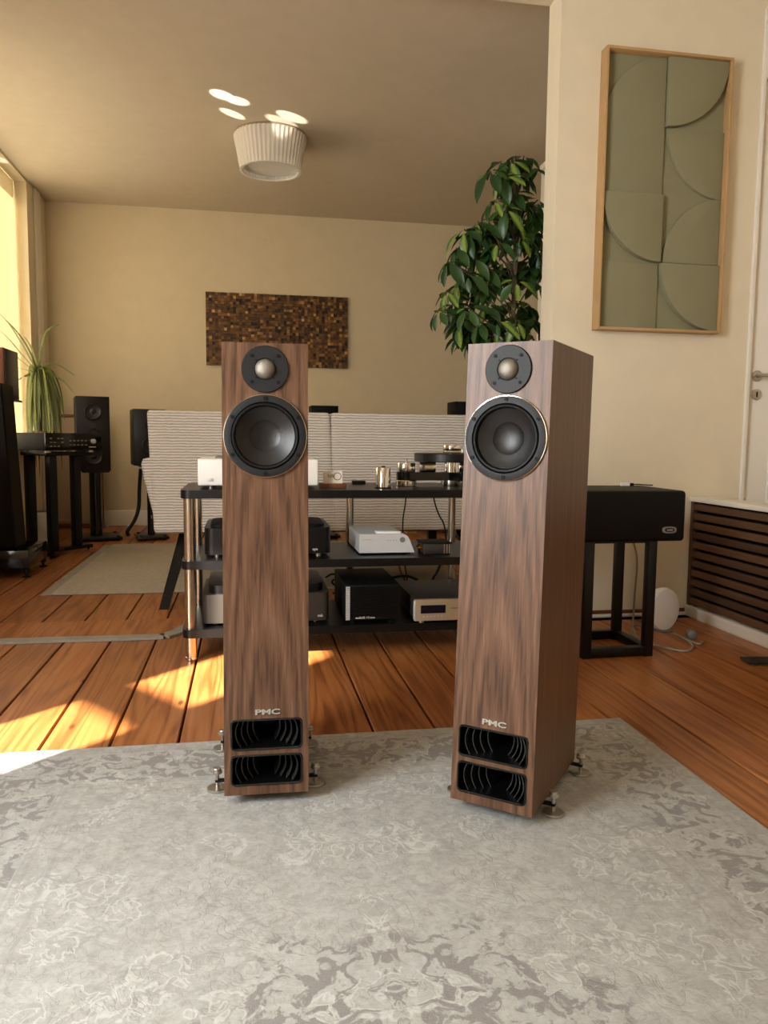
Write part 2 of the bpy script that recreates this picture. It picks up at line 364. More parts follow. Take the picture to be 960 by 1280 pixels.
def wall(name, rects, mat, axis, p0, p1):
    """rects in the wall plane (a0,a1,z0,z1); axis 'u' = wall of constant u"""
    bm = nb()
    for a0, a1, z0, z1 in rects:
        if axis == 'u': box(p0, p1, a0, a1, z0, z1, bm=bm)
        else: box(a0, a1, p0, p1, z0, z1, bm=bm)
    return struct(obj(name, bm, mat, smooth=False))
W1 = (-.45, 1.225, .55, 2.30); W0 = (-2.55, -.95, .55, 2.40); W2 = (4.15, 6.71, .72, 2.80)
wall('wall_left', [(VF, W0[0], 0, ZC), (W0[0], W0[1], 0, W0[2]), (W0[0], W0[1], W0[3], ZC), (W0[1], W1[0], 0, ZC), (W1[0], W1[1], 0, W1[2]), (W1[0], W1[1], W1[3], ZC),
     (W1[1], W2[0], 0, ZC), (W2[0], W2[1], 0, W2[2]), (W2[0], W2[1], W2[3], ZC), (W2[1], VB+.15, 0, ZC)], 'paint_cream', 'u', UL-.22, UL)
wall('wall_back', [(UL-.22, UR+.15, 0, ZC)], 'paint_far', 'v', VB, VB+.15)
wall('wall_right', [(VF, VB, 0, ZC)], 'paint_cream', 'u', UR, UR+.15)
wall('wall_front', [(UL-.22, UR+.15, 0, ZC)], 'paint_cream', 'v', VF-.15, VF)
DU0, DU1, DZ = 2.322, 3.16, 2.45
wall('wall_divider', [(1.339, DU0-.02, 0, ZC), (DU0-.02, DU1+.02, DZ+.02, ZC), (DU1+.02, UR, 0, ZC), (UL, 1.339, 2.735, ZC), (UL, UL+.25, 0, 2.735)], 'paint_cream', 'v', VD, VD2)
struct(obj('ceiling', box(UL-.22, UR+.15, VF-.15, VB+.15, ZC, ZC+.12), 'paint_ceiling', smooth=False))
struct(obj('baseboard_back', box(UL, UR, VB-.018, VB, 0, .14, .006), 'paint_white'))
struct(obj('baseboard_divider', box(1.345, DU0-.09, VD-.014, VD, 0, .03, .004), 'brown_trim'))
struct(obj('trim_2', box(1.36, 2.2, VD-.034, VD-.016, .0, .016, .006), 'paint_white'))      # white floor-level conduit along the wall
struct(obj('trim_3', box(UL, UL+.02, 6.9, 7.05, 0, ZC-.005, .004), 'paint_white'))
# grey carpet-like transition strip lying on the threshold edge
p = [onZ(x, y, .006) for x, y in ((-30, 803), (60, 800), (150, 797.5), (205, 795.5), (222, 790), (240, 780))]
bm = nb()
for a, b in zip(p, p[1:]):
    d = (b-a).normalized(); n = Vector((-d.y, d.x, 0))*.028; q = [a-n, b-n, b+n, a+n]
    prism([(v.x, v.y) for v in q], .001, .011, bm=bm)
tag(obj('transition_strip', bm, 'cable_grey', smooth=False), 'flat grey floor strip lying along the wooden threshold', 'floor strip')

def window(name, W, depth, sashes, sill=.03):
    r = struct(bpy.data.objects.new(name, None)); COL.objects.link(r); r.location = (UL-depth, (W[0]+W[1])/2, W[2])
    a, b, z0, z1 = W; L = b-a; H = z1-z0; t = .05
    bm = nb(); box(-.03, .03, -L/2, L/2, 0, t, bm=bm); box(-.03, .03, -L/2, L/2, H-t, H, bm=bm); box(-.03, .03, -L/2, -L/2+t, t, H-t, bm=bm); box(-.03, .03, L/2-t, L/2, t, H-t, bm=bm)
    obj('window_frame', bm, 'paint_white', r)
    for c in sashes: obj('mullion', box(-.03, .03, c-.03, c+.03, t, H-t, .004), 'paint_white', r)
    obj('window_pane', box(-.004, .004, -L/2+t, L/2-t, t, H-t), 'window_glass', r)
    obj('window_sill', box(0, depth+sill, -L/2, L/2, -.03, -.002, .006), 'paint_white', r)
    return r
window('window_1', W1, .15, [.16]); window('added_fill_window', W0, .15, [0]); window('window_3', W2, .16, [-.4, .4], .20)  # the second one is unseen, added to let in fill light
def blind(u, a, b, z0, z1, label):
    r = thing('roller_blind', label, 'blind', (u, (a+b)/2, z0)); L = b-a
    obj('blind_cloth', box(-.001, .001, -L/2, L/2, .02, z1-z0), 'blind_fabric', r); obj('bottom_rail', box(-.008, .008, -L/2, L/2, 0, .022, .004), 'paint_white', r)
blind(UL-.095, 4.17, 6.70, .78, 2.795, 'sunlit cream blind hanging in the window niche behind the strap-leaved plant')
blind(UL-.06, -.44, .67, .60, 2.29, 'unseen pale blind added over the window nearest the large rug to mask the sun')  # added out of view to keep direct sun to one pane
blind(UL-.06, .68, 1.22, 2.07, 2.29, 'unseen short pale blind added over the sunny window pane to end the sun patch')  # added out of view to cut off the far end of the sun patch
blind(UL-.06, -2.54, -.96, .9, 2.39, 'pale blind over the unseen fill window added behind the rug')
# unseen limb of an added tree, casting the slanting shadow between the sun patches
def back(v, du, ext):
    z = du/math.sin(R(SUN_AZ))*math.tan(R(SUN_EL)); return Vector((UL, v, z))-sdir*ext
A = back(1.55, 1.10, 1.3); B = back(.45, 1.57, 1.3)
bm = tube([A+(A-B)*.6, A, (A+B)/2+Vector((0, 0, .02)), B, B+(B-A)*1.2+Vector((0, 0, .3))], .062, 10, smooth=2, taper=.075)
tr_ = thing('added_shadow_tree', 'unseen bare tree added outside the sunny window to block a band of sun', 'tree', (A.x, -1.2, -.4))
obj('shadow_branch', xf(bm, T(-Vector(tr_.location))), 'bark', tr_)
obj('trunk', tube([(0, 0, 0), (.02, 0, 1.5), (0, .05, 4)], .16, 12, taper=.1), 'bark', tr_)
struct(obj('ground', box(-9, UL-.22, -8, 10, -.5, -.4), 'outdoor_render', smooth=False))

# ---- door (in the divider wall)
d = struct(bpy.data.objects.new('door_1', None)); COL.objects.link(d); d.location = (DU0, VD+.012, 0); DW = DU1-DU0
obj('door_leaf', box(0, DW, 0, .04, .008, DZ, .003), 'paint_white', d)
for z0, z1 in ((.25, .95), (1.18, 2.25)):
    bm = nb()
    for x0, x1, a, b in ((.13, DW-.13, z0, z0+.03), (.13, DW-.13, z1-.03, z1), (.13, .16, z0+.03, z1-.03), (DW-.16, DW-.13, z0+.03, z1-.03)): box(x0, x1, -.009, .001, a, b, .003, bm=bm)
    obj('panel_moulding', bm, 'paint_white', d)
bm = nb(); prof = [(-.019, 0), (-.019, DZ+.3), (-.001, DZ+.32), (DW+.02, DZ+.32), (DW+.06, DZ+.3), (DW+.06, 0), (DW+.001, 0), (DW+.001, DZ+.003), (-.001, DZ+.003), (-.001, 0)]
prism(prof, 0, .035, bm=bm, M=T((0, .01, 0)) @ UPRIGHT, bev=.004); obj('door_casing', bm, 'paint_white', d)
hx = onV(948, 470, VD).x-DU0; hz = 1.127
bm = lathe([(.026, 0), (.026, .006), (.023, .008)], 24, M=T((hx, 0, hz)) @ UPRIGHT); lathe([(.009, 0), (.009, .05)], 12, bm=bm, M=T((hx, 0, hz)) @ UPRIGHT)
h = obj('door_handle', bm, 'satin_steel', d); obj('lever', tube([(hx-.05, -.052, hz+.004), (hx-.01, -.054, hz), (hx+.12, -.052, hz)], .0095, 10), 'satin_steel', h)
k = obj('keyhole_rosette', lathe([(.026, 0), (.026, .006), (.02, .009)], 24, M=T((hx, 0, 1.041)) @ UPRIGHT), 'satin_steel', d)
obj('keyhole', box(hx-.0035, hx+.0035, -.0105, -.005, 1.028, 1.054), 'black_matte', k)
obj('strike_plate', box(.0, .004, -.004, .002, .98, 1.08), 'brown_trim', d)

# ------------------------------------------------------------------ rugs
RUC, RVC = .211, .75
rug = obj('rug', box(-.862, .862, -1.29, 1.29, 0, .010, .004), 'rug_grey', loc=(RUC, RVC, .001)); tag(rug, 'large pale grey patterned rug under the two walnut loudspeakers', 'rug')
r2 = thing('rug', 'small plain beige rug with fringed end under the sofa', 'rug', (-.987, 4.11, 0))
obj('rug_field', box(0, 2.2, 0, 1.86, .001, .010, .003), 'rug_beige', r2)
bm = nb()
for i in range(90):
    y = .01+1.84*i/90; a = random.uniform(-.012, .012); tube([(.005, y, .006), (-.03, y+a*.5, .005), (-.052, y+a, .004)], .0035, 4, bm=bm)
f = obj('fringe', bm, 'rug_beige', r2); f['kind'] = 'stuff'

# ------------------------------------------------------------------ walnut loudspeakers
Z0, H, K = .035, .985, .05/.985
def shear(bm):
    for v in bm.verts: v.co.y += K*(v.co.z-Z0)
    return bm
PORTS = ((.057, .122), (.136, .201)); WZ, TZ = .821, .964
def loudspeaker(label, loc, ang):
    r = thing('floorstanding_speaker', label, 'loudspeaker', loc, -R(ang), 'pair of walnut loudspeakers on the grey rug')
    hw, D = .092, .337
    # cabinet shell with port openings and woofer cut-out
    bm = nb(); xs = [-hw, -.076, .076, hw]; zs = [Z0, .057, .122, .136, .201, WZ-hw, WZ+hw, Z0+H]
    def q(a, b, c, e): bm.faces.new([bm.verts.new(v) for v in (a, b, c, e)])
    for i in range(len(zs)-1):
        if i == 5: continue
        for j in range(3):
            if j == 1 and i in (1, 3): continue
            q((xs[j], 0, zs[i]), (xs[j+1], 0, zs[i]), (xs[j+1], 0, zs[i+1]), (xs[j], 0, zs[i+1]))
    N = 48; ci = []; ri = []
    for i in range(N):
        a = 2*math.pi*i/N; c, s = math.cos(a), math.sin(a); k = hw/max(abs(c), abs(s)); ci.append((.078*c, 0, WZ+.078*s)); ri.append((k*c, 0, WZ+k*s))
    for i in range(N): j = (i+1) % N; q(ci[i], ri[i], ri[j], ci[j])
    top = Z0+H
    q((hw, 0, Z0), (hw, D, Z0), (hw, D, top), (hw, 0, top)); q((-hw, D, Z0), (-hw, 0, Z0), (-hw, 0, top), (-hw, D, top))
    q((-hw, 0, top), (hw, 0, top), (hw, D, top), (-hw, D, top)); q((-hw, D, Z0), (hw, D, Z0), (hw, 0, Z0), (-hw, 0, Z0)); q((hw, D, Z0), (-hw, D, Z0), (-hw, D, top), (hw, D, top))
    bmesh.ops.remove_doubles(bm, verts=bm.verts[:], dist=1e-5); bmesh.ops.recalc_face_normals(bm, faces=bm.faces[:])
    cab = obj('cabinet', shear(bm), 'walnut', r, smooth=False)
    # ports
    for z0, z1 in PORTS:
        bm = nb(); a, b = -.076, .076; d_ = .15
        def q2(*v): bm.faces.new([bm.verts.new(x) for x in v])
        q2((a, 0, z0), (b, 0, z0), (b, d_, z0), (a, d_, z0)); q2((a, 0, z1), (a, d_, z1), (b, d_, z1), (b, 0, z1)); q2((a, 0, z0), (a, d_, z0), (a, d_, z1), (a, 0, z1))
        q2((b, 0, z0), (b, 0, z1), (b, d_, z1), (b, d_, z0)); q2((a, d_, z0), (b, d_, z0), (b, d_, z1), (a, d_, z1))
        bmesh.ops.recalc_face_normals(bm, faces=bm.faces[:])
        for f_ in bm.faces: f_.normal_flip()
        # rounded lip
        lip = []; rr = .009
        for cx, cz, a0 in ((b-rr, z1-rr, 0), (a+rr, z1-rr, 90), (a+rr, z0+rr, 180), (b-rr, z0+rr, 270)):
            for k in range(5): t_ = R(a0+k*22.5); lip.append((cx+rr*math.cos(t_), -.0005, cz+rr*math.sin(t_)))
        vent = obj('vent', shear(bm), 'black_satin', r, smooth=False)
        obj('vent_lip', shear(tube(lip+[lip[0]], .0024, 6)), 'black_gloss', vent)
        for s in (-1, 1):
            for k in range(4):
                x0 = s*(.068-.0125*k); bow = -s*.010; pts = []
                fb = nb(); prev = None
                for j in range(9):
                    tt = j/8; z = z0+(z1-z0)*tt; x = x0+bow*(1-(2*tt-1)**2)*-1 if False else x0-s*.012+s*.012*(1-(2*tt-1)**2)
                    y0 = .012+.013*k; cur = [fb.verts.new((x-.0011, y0, z)), fb.verts.new((x+.0011, y0, z)), fb.verts.new((x+.0011, y0+.1, z)), fb.verts.new((x-.0011, y0+.1, z))]
                    if prev:
                        for m_ in range(4): fb.faces.new((prev[m_], prev[(m_+1) % 4], cur[(m_+1) % 4], cur[m_]))
                    prev = cur
                bmesh.ops.recalc_face_normals(fb, faces=fb.faces[:]); obj('fin', shear(fb), 'fin_grey', vent)
    # tweeter
    M = T((0, 0, TZ)) @ UPRIGHT
    tw = obj('tweeter', shear(lathe([(.0505, 0), (.0505, .003), (.049, .005), (.024, .005), (.022, .003), (0, .003)], 48, M=M)), 'driver_plate', r)
    obj('dome', shear(lathe([(.0215, .003), (.021, .006), (.0175, .0125), (.012, .0165), (.006, .0182), (0, .0187)], 32, M=M)), 'dome_grille', tw)
    for a in (45, 135, 225, 315):
        obj('screw', shear(cyl(.0395*math.cos(R(a)), .0395*math.sin(R(a)), .004, .0062, .0036, 12).copy() if False else xf(cyl(.0395*math.cos(R(a)), .0395*math.sin(R(a)), .004, .0064, .0038, 12), M)), 'black_matte', tw)
        obj('screw', shear(xf(cyl(.0265*math.cos(R(a)), .0265*math.sin(R(a)), .004, .0060, .0020, 10), M)), 'black_matte', tw)
    # woofer
    M = T((0, 0, WZ)) @ UPRIGHT
    wo = obj('woofer', shear(lathe([(.0885, 0), (.0885, .0055), (.087, .0062), (.0735, .0062), (.0725, .002), (.0725, -.004)], 64, M=M, cap=False)), 'driver_plate', r)
    obj('trim_ring', shear(lathe([(.0899, .0), (.0900, .003), (.0892, .0056), (.0880, .0058)], 64, M=M, cap=False)), 'chrome', wo)
    obj('surround', shear(lathe([(.0727, .000), (.0715, .005), (.0690, .0072), (.0660, .0065), (.0640, .002), (.0632, -.003)], 64, M=M, cap=False)), 'rubber', wo)
    cone = obj('cone', shear(lathe([(.0634, -.003), (.054, -.0085), (.045, -.0125), (.0345, -.0165)], 64, M=M, cap=False)), 'cone_black', wo)
    obj('dust_cap', shear(lathe([(.0346, -.0164), (.033, -.0178), (.024, -.0220), (.012, -.0246), (0, -.0254)], 48, M=M, cap=False)), 'cone_black', wo)
    for k in range(6):
        a = R(90+60*k); obj('screw', shear(xf(cyl(.0808*math.cos(a), .0808*math.sin(a), .005, .0082, .0040, 12), M)), 'black_matte', wo)
    # badge
    bm = text_bm('PMC', .0160, .0016, 1.72, .00055); xf(bm, T((.002, -.0018, .2185)) @ UPRIGHT); obj('badge', shear(bm), 'chrome', r, smooth=False)
    # stance bars and feet
    for y in (.088, .32):
        obj('stance_bar', box(-.117, .117, y-.0065, y+.0065, .0295, Z0, .001), 'black_matte', r)
        for s in (-1, 1):
            x = s*.1125
            ft = obj('foot', lathe([(0, .0115), (.0235, .0115), (.024, .0135), (.023, .0165), (.004, .0175), (.004, .018)], 28, M=T((x, y, 0))), 'satin_steel', r)
            obj('spindle', cyl(x, y, .017, .050, .0042, 14), 'satin_steel', ft)
            obj('knob', lathe([(.004, .047), (.0108, .050), (.0112, .0545), (.0085, .0565), (.008, .0605), (.0095, .0615), (.0085, .063), (0, .063)], 24, M=T((x, y, 0))), 'satin_steel', ft)
    return r
loudspeaker('walnut loudspeaker squarely facing the room, in front of the rack end with the chrome posts', (.039, 1.655, 0), 1.2)
loudspeaker('walnut loudspeaker turned to show its side, beside the black covered box', (.507, 1.517, 0), 38.6)

# ------------------------------------------------------------------ equipment rack
RV0, RV1, RU0, RU1 = 2.815, 3.275, -.235, .925
zt = onV(232, 613, RV0).z; zm = onV(240, 702, RV0).z; zb = onV(240, 788, RV0).z; TH = .030
rk = thing('equipment_rack', 'three-shelf black hi-fi rack on chrome posts behind the loudspeakers', 'rack', (RU0, RV0, 0))
RW, RD = RU1-RU0, RV1-RV0
for z in (zt, zm, zb): obj('shelf', vbox(0, RW, 0, RD, z-TH, z, .035, 5), 'black_satin', rk)
POSTS = ((.030, .035), (.036, RD-.035), (.665, RD-.035), (1.112, RD-.035), (1.125, .035))
for i, (x, y) in enumerate(POSTS):
    r_ = .0205 if y < .1 else .0165
    ps = obj('post', cyl(x, y, .012, zb-TH, r_, 28), 'steel', rk)
    for a, b in ((zb, zm-TH), (zm, zt-TH)): obj('post_section', cyl(x, y, a, b, r_, 28), 'steel', ps)
    obj('post_foot', lathe([(.014, 0), (.0215, .003), (.0215, .014), (.018, .016)], 24, M=T((x, y, 0))), 'chrome', ps)
def unit(name, label, cat, x0, x1, ytop, ybot, v, zs, depth, group=None):
    """box-like component standing on a shelf: pixel extent of its front face at depth plane v"""
    a = onV(x0, (ytop+ybot)/2, v); b = onV(x1, (ytop+ybot)/2, v); h_ = onV((x0+x1)/2, ytop, v).z-zs
    return thing(name, label, cat, (a.x, v, zs), 0, group), b.x-a.x, h_
def feet(r, w_, d_, h_, mat='black_matte', rad=.014, ins=.04):
    for x in (ins, w_-ins):
        for y in (ins, d_-ins): obj('foot', cyl(x, y, 0, h_, rad, 16), mat, r)
# white amplifier on the top shelf
r, w_, h_ = unit('amplifier', 'white amplifier on the top shelf of the rack behind the loudspeaker', 'amplifier', 247, 398, 574, 611, 2.86, zt, .3)
feet(r, w_, .3, .014, 'satin_steel', .007, .045); obj('housing', box(0, w_, 0, .3, .014, h_, .006, 3), 'white_gloss', r)
obj('switch', box(.034, .056, -.004, .001, .030, .040, .003), 'silver', r); obj('top_vent', vbox(.06, w_-.06, .05, .25, h_, h_+.006, .02), 'grey_plastic', r)
# card in a wooden holder
a = onV(400, 606, 2.93); b = onV(433, 606, 2.93); w_ = b.x-a.x
r = thing('card_holder', 'white name card in a small wooden block on the top shelf', 'card holder', (a.x, 2.93, zt))
obj('holder_block', box(0, w_, 0, .035, 0, .017, .002), 'brown_trim', r)
c = obj('card', xf(box(.013, w_-.014, -.0005, .0005, .012, .064), T((0, .017, 0))), 'card', r, smooth=False)
bm = text_bm('hifi', .020, .0002); obj('card_print', xf(bm, T((w_/2-.008, .0162, .045)) @ UPRIGHT), 'print_dark', c, smooth=False)
bm = lathe([(.0125, 0), (.0150, 0), (.0150, .0004), (.0125, .0004)], 24, M=T((w_/2+.018, .0164, .044)) @ UPRIGHT, cap=False); obj('card_ring', bm, 'print_dark', c)
a = onZ(447, 605, zt); tag(obj('remote_control', vbox(-.024, .032, -.018, .018, 0, .014, .008), 'black_satin', loc=(a.x, a.y, zt)), 'small black remote control lying beside the name card', 'remote')
# ---- turntable
pc = onV(565, 571, 3.04); TX = pc.x; TY = 3.04
r = thing('turntable', 'black and chrome turntable with thick platter on the top shelf', 'turntable', (TX, TY, zt))
zz = lambda y: onV(565, y, TY).z-zt
plz0, plz1 = zz(577), zz(566.5); arm0, arm1 = zz(600), zz(590)
obj('platter', lathe([(0, plz0), (.150, plz0), (.153, plz0+.003), (.153, plz1-.003), (.150, plz1), (0, plz1)], 64), 'black_satin', r)
obj('record_clamp', lathe([(.036, plz1), (.038, plz1+.004), (.034, plz1+.010), (.037, plz1+.014), (.037, plz1+.030), (.034, plz1+.034), (0, plz1+.034)], 32), 'chrome', r)
obj('sub_platter', cyl(0, 0, arm1, plz0, .031, 28), 'chrome', r)
obj('bearing_block', cyl(0, 0, .03, arm0, .035, 28), 'clear_acrylic', r)
obj('bearing_foot', lathe([(.040, 0), (.042, .003), (.042, .028), (.038, .031)], 28), 'chrome', r)
lp = onV(507, 595, TY+.01); lx = lp.x-TX; LL = abs(lx)
for k, an in enumerate((180, 62, -58)):
    c_, s_ = math.cos(R(an)), math.sin(R(an)); ex, ey = LL*c_, LL*s_
    obj('plinth_arm', xf(prism([(-.04, -.042), (LL-.03, -.032)]+[(LL+.04*math.cos(R(q)), .04*math.sin(R(q))) for q in range(-75, 76, 15)]+[(LL-.03, .032), (-.04, .042)], arm0, arm1), Matrix.Rotation(R(an), 4, 'Z')), 'black_gloss', r)
    obj('pod_top', lathe([(.036, arm1), (.037, arm1+.002), (.037, arm1+.034), (.035, arm1+.037), (.01, arm1+.038), (.004, arm1+.04), (.004, arm1+.052), (0, arm1+.053)], 32, M=T((ex, ey, 0))), 'chrome', r)
    obj('pod_foot', lathe([(.040, 0), (.043, .003), (.043, arm0-.003), (.040, arm0)], 32, M=T((ex, ey, 0))), 'chrome', r)
obj('tone_arm_base', box(-.13, -.06, .02, .07, arm1, plz0-.004, .004), 'chrome', r)
obj('tone_arm', tube([(-.11, .06, plz1+.012), (-.02, -.2, plz1+.012)], .004, 8) if False else tube([(LL*.47, .17, arm1+.03), (LL*.47, .17, plz1+.02), (.02, .12, plz1+.012)], .004, 8), 'satin_steel', r)
mo = onZ(480, 611, zt); r = thing('turntable_motor', 'free-standing chrome motor cylinder beside the turntable', 'motor', (mo.x, mo.y+.02, zt))
obj('motor_body', lathe([(.026, .004), (.0285, .006), (.0285, .078), (.026, .081), (0, .081)], 32), 'chrome', r); obj('motor_base', cyl(0, 0, 0, .005, .031, 28), 'black_matte', r)
obj('pulley', cyl(0, 0, .080, .086, .008, 16), 'black_matte', r)
# ---- middle shelf
r, w_, h_ = unit('amplifier', 'black rounded power amplifier on the middle shelf of the rack', 'amplifier', 255, 414, 657, 693, 2.86, zm, .33)
feet(r, w_, .33, .016, 'satin_steel', .010, .045); ah = onV(330, 660, 2.86).z-zm
obj('housing', vbox(0, w_, 0, .33, .016, ah, .035, 5), 'black_satin', r); obj('top_plate', vbox(.02, w_-.02, .03, .31, ah, ah+.008, .04), 'black_matte', r); obj('top_grille', box(w_/2-.08, w_/2+.08, .09, .24, ah+.008, ah+.011), 'rubber', r)
for s in (.10, w_-.06): obj('logo', xf(text_bm('ayo', .014, .0004), T((s, -.0006, .032)) @ UPRIGHT), 'print_white', r, smooth=False)
# silver phono stage, wedge front corner
a = onZ(449, 694, zm); v = a.y; b = onV(518, 692, v); w_ = b.x-a.x; h_ = onV(449, 668, v).z-zm
r = thing('phono_stage', 'silver phono stage with slanted end on the middle shelf', 'amplifier', (a.x, v, zm)); dp = 3.205-v
prof = [(0, .008), (w_, .008), (w_-.018, h_*.68), (w_-.028, h_*.9), (w_-.045, h_), (0, h_)]
bm = prism(prof, 0, dp); xf(bm, T((0, dp, 0)) @ UPRIGHT); obj('housing', bm, 'silver', r, angle=25); feet(r, w_-.01, dp, .008, 'black_matte', .010, .025)
obj('top_control', box(.07, .165, .015, .06, h_, h_+.008, .001), 'white_gloss', r); obj('power_button', lathe([(.008, 0), (.0105, .0), (.0105, .0015), (.008, .0015)], 20, M=T((w_-.048, -.0002, h_*.72)) @ UPRIGHT), 'grey_plastic', r)
for i in range(4): obj('indicator', cyl(0, 0, 0, .001, .0015, 8).copy() if False else xf(cyl(0, 0, 0, .001, .0016, 8), T((w_-.105+.011*i, 0, h_*.70)) @ UPRIGHT), 'grey_plastic', r)
obj('engraved_line', box(.014, .048, -.0006, 0, h_*.72, h_*.745), 'champagne', r)
# small black box with gold sockets
a = onZ(530, 694, zm); v = a.y; b = onV(564, 690, v); w_ = b.x-a.x
r = thing('step_up_box', 'small black metal box with gold sockets on the middle shelf', 'box', (a.x, v, zm)); obj('housing', box(0, w_, 0, .12, .004, .043, .003), 'dark_grey_metal', r); obj('lid', box(-.006, w_+.004, .0, .12, .043, .047, .001), 'black_matte', r)
for i in range(3): obj('cooling_rib', box(w_-.03+i*.010, w_-.026+i*.010, -.004, .002, .006, .042), 'satin_steel', r)
obj('underside', box(.003, w_-.003, .003, .117, 0, .004), 'black_matte', r)
for i in range(2): obj('socket', xf(lathe([(.006, 0), (.006, .008), (.004, .008), (.004, .018), (0, .018)], 14), T((-.0, .03+.04*i, .025)) @ Matrix.Rotation(R(-90), 4, 'Y')), 'gold', r)
# ---- bottom shelf
r, w_, h_ = unit('amplifier', 'dark grey power amplifier with white script on the bottom shelf', 'amplifier', 252, 412, 745, 782, 2.86, zb, .36)
feet(r, w_, .36, .012, 'satin_steel', .010, .05); fh = onV(265, 744, 2.86).z-zb
obj('housing', vbox(0, w_, 0, .36, .012, fh, .03, 5), 'dark_grey_metal', r); obj('heat_sink', vbox(.02, w_-.02, .02, .34, fh, fh+.030, .05, 5), 'black_satin', r); obj('top_grille', box(.12, w_-.12, .08, .28, fh+.03, fh+.034), 'rubber', r)
for s, tx in ((.098, 'ayon'), (w_-.035, 'mk')): obj('logo', xf(text_bm(tx[:3] if tx == 'ayon' else tx, .016, .0004), T((s, -.0006, .030)) @ UPRIGHT), 'print_white', r, smooth=False)
a = onZ(433, 781, zb); v = max(a.y, 2.83); a = onV(432, 760, v); b = onV(500, 760, v); w_ = b.x-a.x; h_ = onV(440, 733, v).z-zb; dp = 3.205-v
r = thing('power_conditioner', 'black ribbed box with silver ribbed edge on the bottom shelf', 'amplifier', (a.x, v, zb))
feet(r, w_, dp, .012, 'black_matte', .012, .03); obj('housing', box(0, w_, .006, dp, .012, h_+.003, .002), 'black_matte', r)
for i in range(22):
    z = .016+(h_-.016)*i/22; z1 = z+(h_-.016)/22*.62
    f_ = obj('front_rib', box(.018, w_-.002, 0, .008, z, z1, .0008, 1), 'black_satin', r, smooth=False)
    obj('edge_rib', box(.001, .017, -.001, .008, z, z1, .0008, 1), 'silver', r, smooth=False)
obj('logo', xf(text_bm('audiofil 10 evo', .0125, .0003), T((.075, -.0014, .024)) @ UPRIGHT), 'print_white', r, smooth=False)
a = onZ(518, 781, zb); v = a.y; a = onV(518, 760, v); w_ = .40; h_ = onV(530, 750, v).z-zb; dp = 3.205-v
r = thing('disc_player', 'champagne disc player with dark blue display on the bottom shelf', 'disc player', (a.x, v, zb)); w_ = min(w_, RU1-.01-a.x)
feet(r, w_, dp, .014, 'satin_steel', .012, .035); obj('front_panel', vbox(0, w_, 0, .02, .014, h_, .008, 3), 'champagne', r); obj('housing', box(.006, w_-.006, .02, dp, .016, h_-.002, .002), 'dark_grey_metal', r)
obj('bezel_edge', box(-.0005, .004, -.0008, .019, .018, h_-.006, .0004), 'silver', r)
x0 = onV(526, 760, v).x-a.x; x1 = onV(557, 760, v).x-a.x; obj('display', box(x0, x1, -.001, .002, h_*.45, h_*.78), 'display_blue', r)
for i in range(6): obj('button', box(x0+.008+i*.014, x0+.014+i*.014, -.002, .001, h_*.31, h_*.34), 'silver', r)
obj('disc_slot', box(x1+.02, x1+.12, -.001, .001, h_*.63, h_*.65), 'black_matte', r)
# ---- cables behind the rack
def cable(pts, rad, mat, label, name='cable', smooth=2, group=None): return tag(obj(name, tube(pts, rad, 6, smooth=smooth), mat), label, 'cable', group)
vb = 3.30
P2 = lambda x, y, v=vb: onV(x, y, v)
cable([P2(508, 612, 3.285), P2(507, 630, 3.31), P2(503, 650), P2(504, 690, 3.33), P2(509, 727, 3.32)], .003, 'cable_black', 'thin black cable hanging straight below the turntable motor')
cable([P2(541, 612, 3.285), P2(543, 628, 3.31), P2(549, 645), P2(556, 655), P2(559, 690, 3.33), P2(560, 727, 3.32)], .0035, 'cable_black', 'black cable with a bend hanging below the turntable platter')
cable([P2(497, 700, 3.29), P2(501, 716), P2(507, 726), P2(509, 745, 3.32)], .0045, 'copper', 'dark red cable behind the silver phono stage')
cable([P2(490, 722, 3.285), P2(506, 719, 3.285), P2(522, 724, 3.29), P2(529, 734, 3.32)], .006, 'cable_black', 'thick black cable arching over to the disc player')
cable([P2(551, 704, 3.29), P2(546, 716), P2(540, 724), P2(537, 740, 3.32)], .006, 'cable_black', 'thick black cable dropping behind the disc player')
cable([P2(407, 722, 3.29), P2(416, 716, 3.30), P2(424, 722, 3.30), P2(412, 727, 3.3), P2(425, 736, 3.31), P2(416, 742, 3.31)], .004, 'cable_black', 'tangled black cable between the grey amplifier and the ribbed box')

# ------------------------------------------------------------------ sofa (its back faces the rack)
SV = 3.93
a = onV(176, 600, SV); b = onV(186, 600, SV); sb = onV(230, 667, SV).z; st = onV(300, 514, SV+.06).z; U0 = a.x; UI = b.x; SL = 1.34-U0
sf = thing('sofa', 'cream corduroy sofa on dark splayed legs behind the rack', 'sofa', (U0, SV, 0)); xi = UI-U0
am = onV(176, 574, SV).z
def cushion(x0, x1, y0, y1, z0, z1, bev, name, mat='corduroy', parent=sf, lean=0, fl_=0):
    bm = nb(); t = nb(); bmesh.ops.create_cube(t, size=1)
    for v in t.verts: v.co = Vector(((x0+x1)/2+v.co.x*(x1-x0), (y0+y1)/2+v.co.y*(y1-y0), (z0+z1)/2+v.co.z*(z1-z0)))
    bmesh.ops.bevel(t, geom=t.edges[:], offset=bev, segments=4, profile=.55, affect='EDGES')
    for v in t.verts: v.co.y += lean*(v.co.z-z0); v.co.x += fl_*(v.co.z-z1)
    return obj(name, merge(bm, t), mat, parent)
mid = onV(414, 600, SV).x-U0
cushion(xi-.012, mid, .0, .22, sb, st, .022, 'back_panel', lean=.08, fl_=-.05)
cushion(mid+.004, SL-.06, .0, .22, sb, st, .022, 'back_panel', lean=.08)
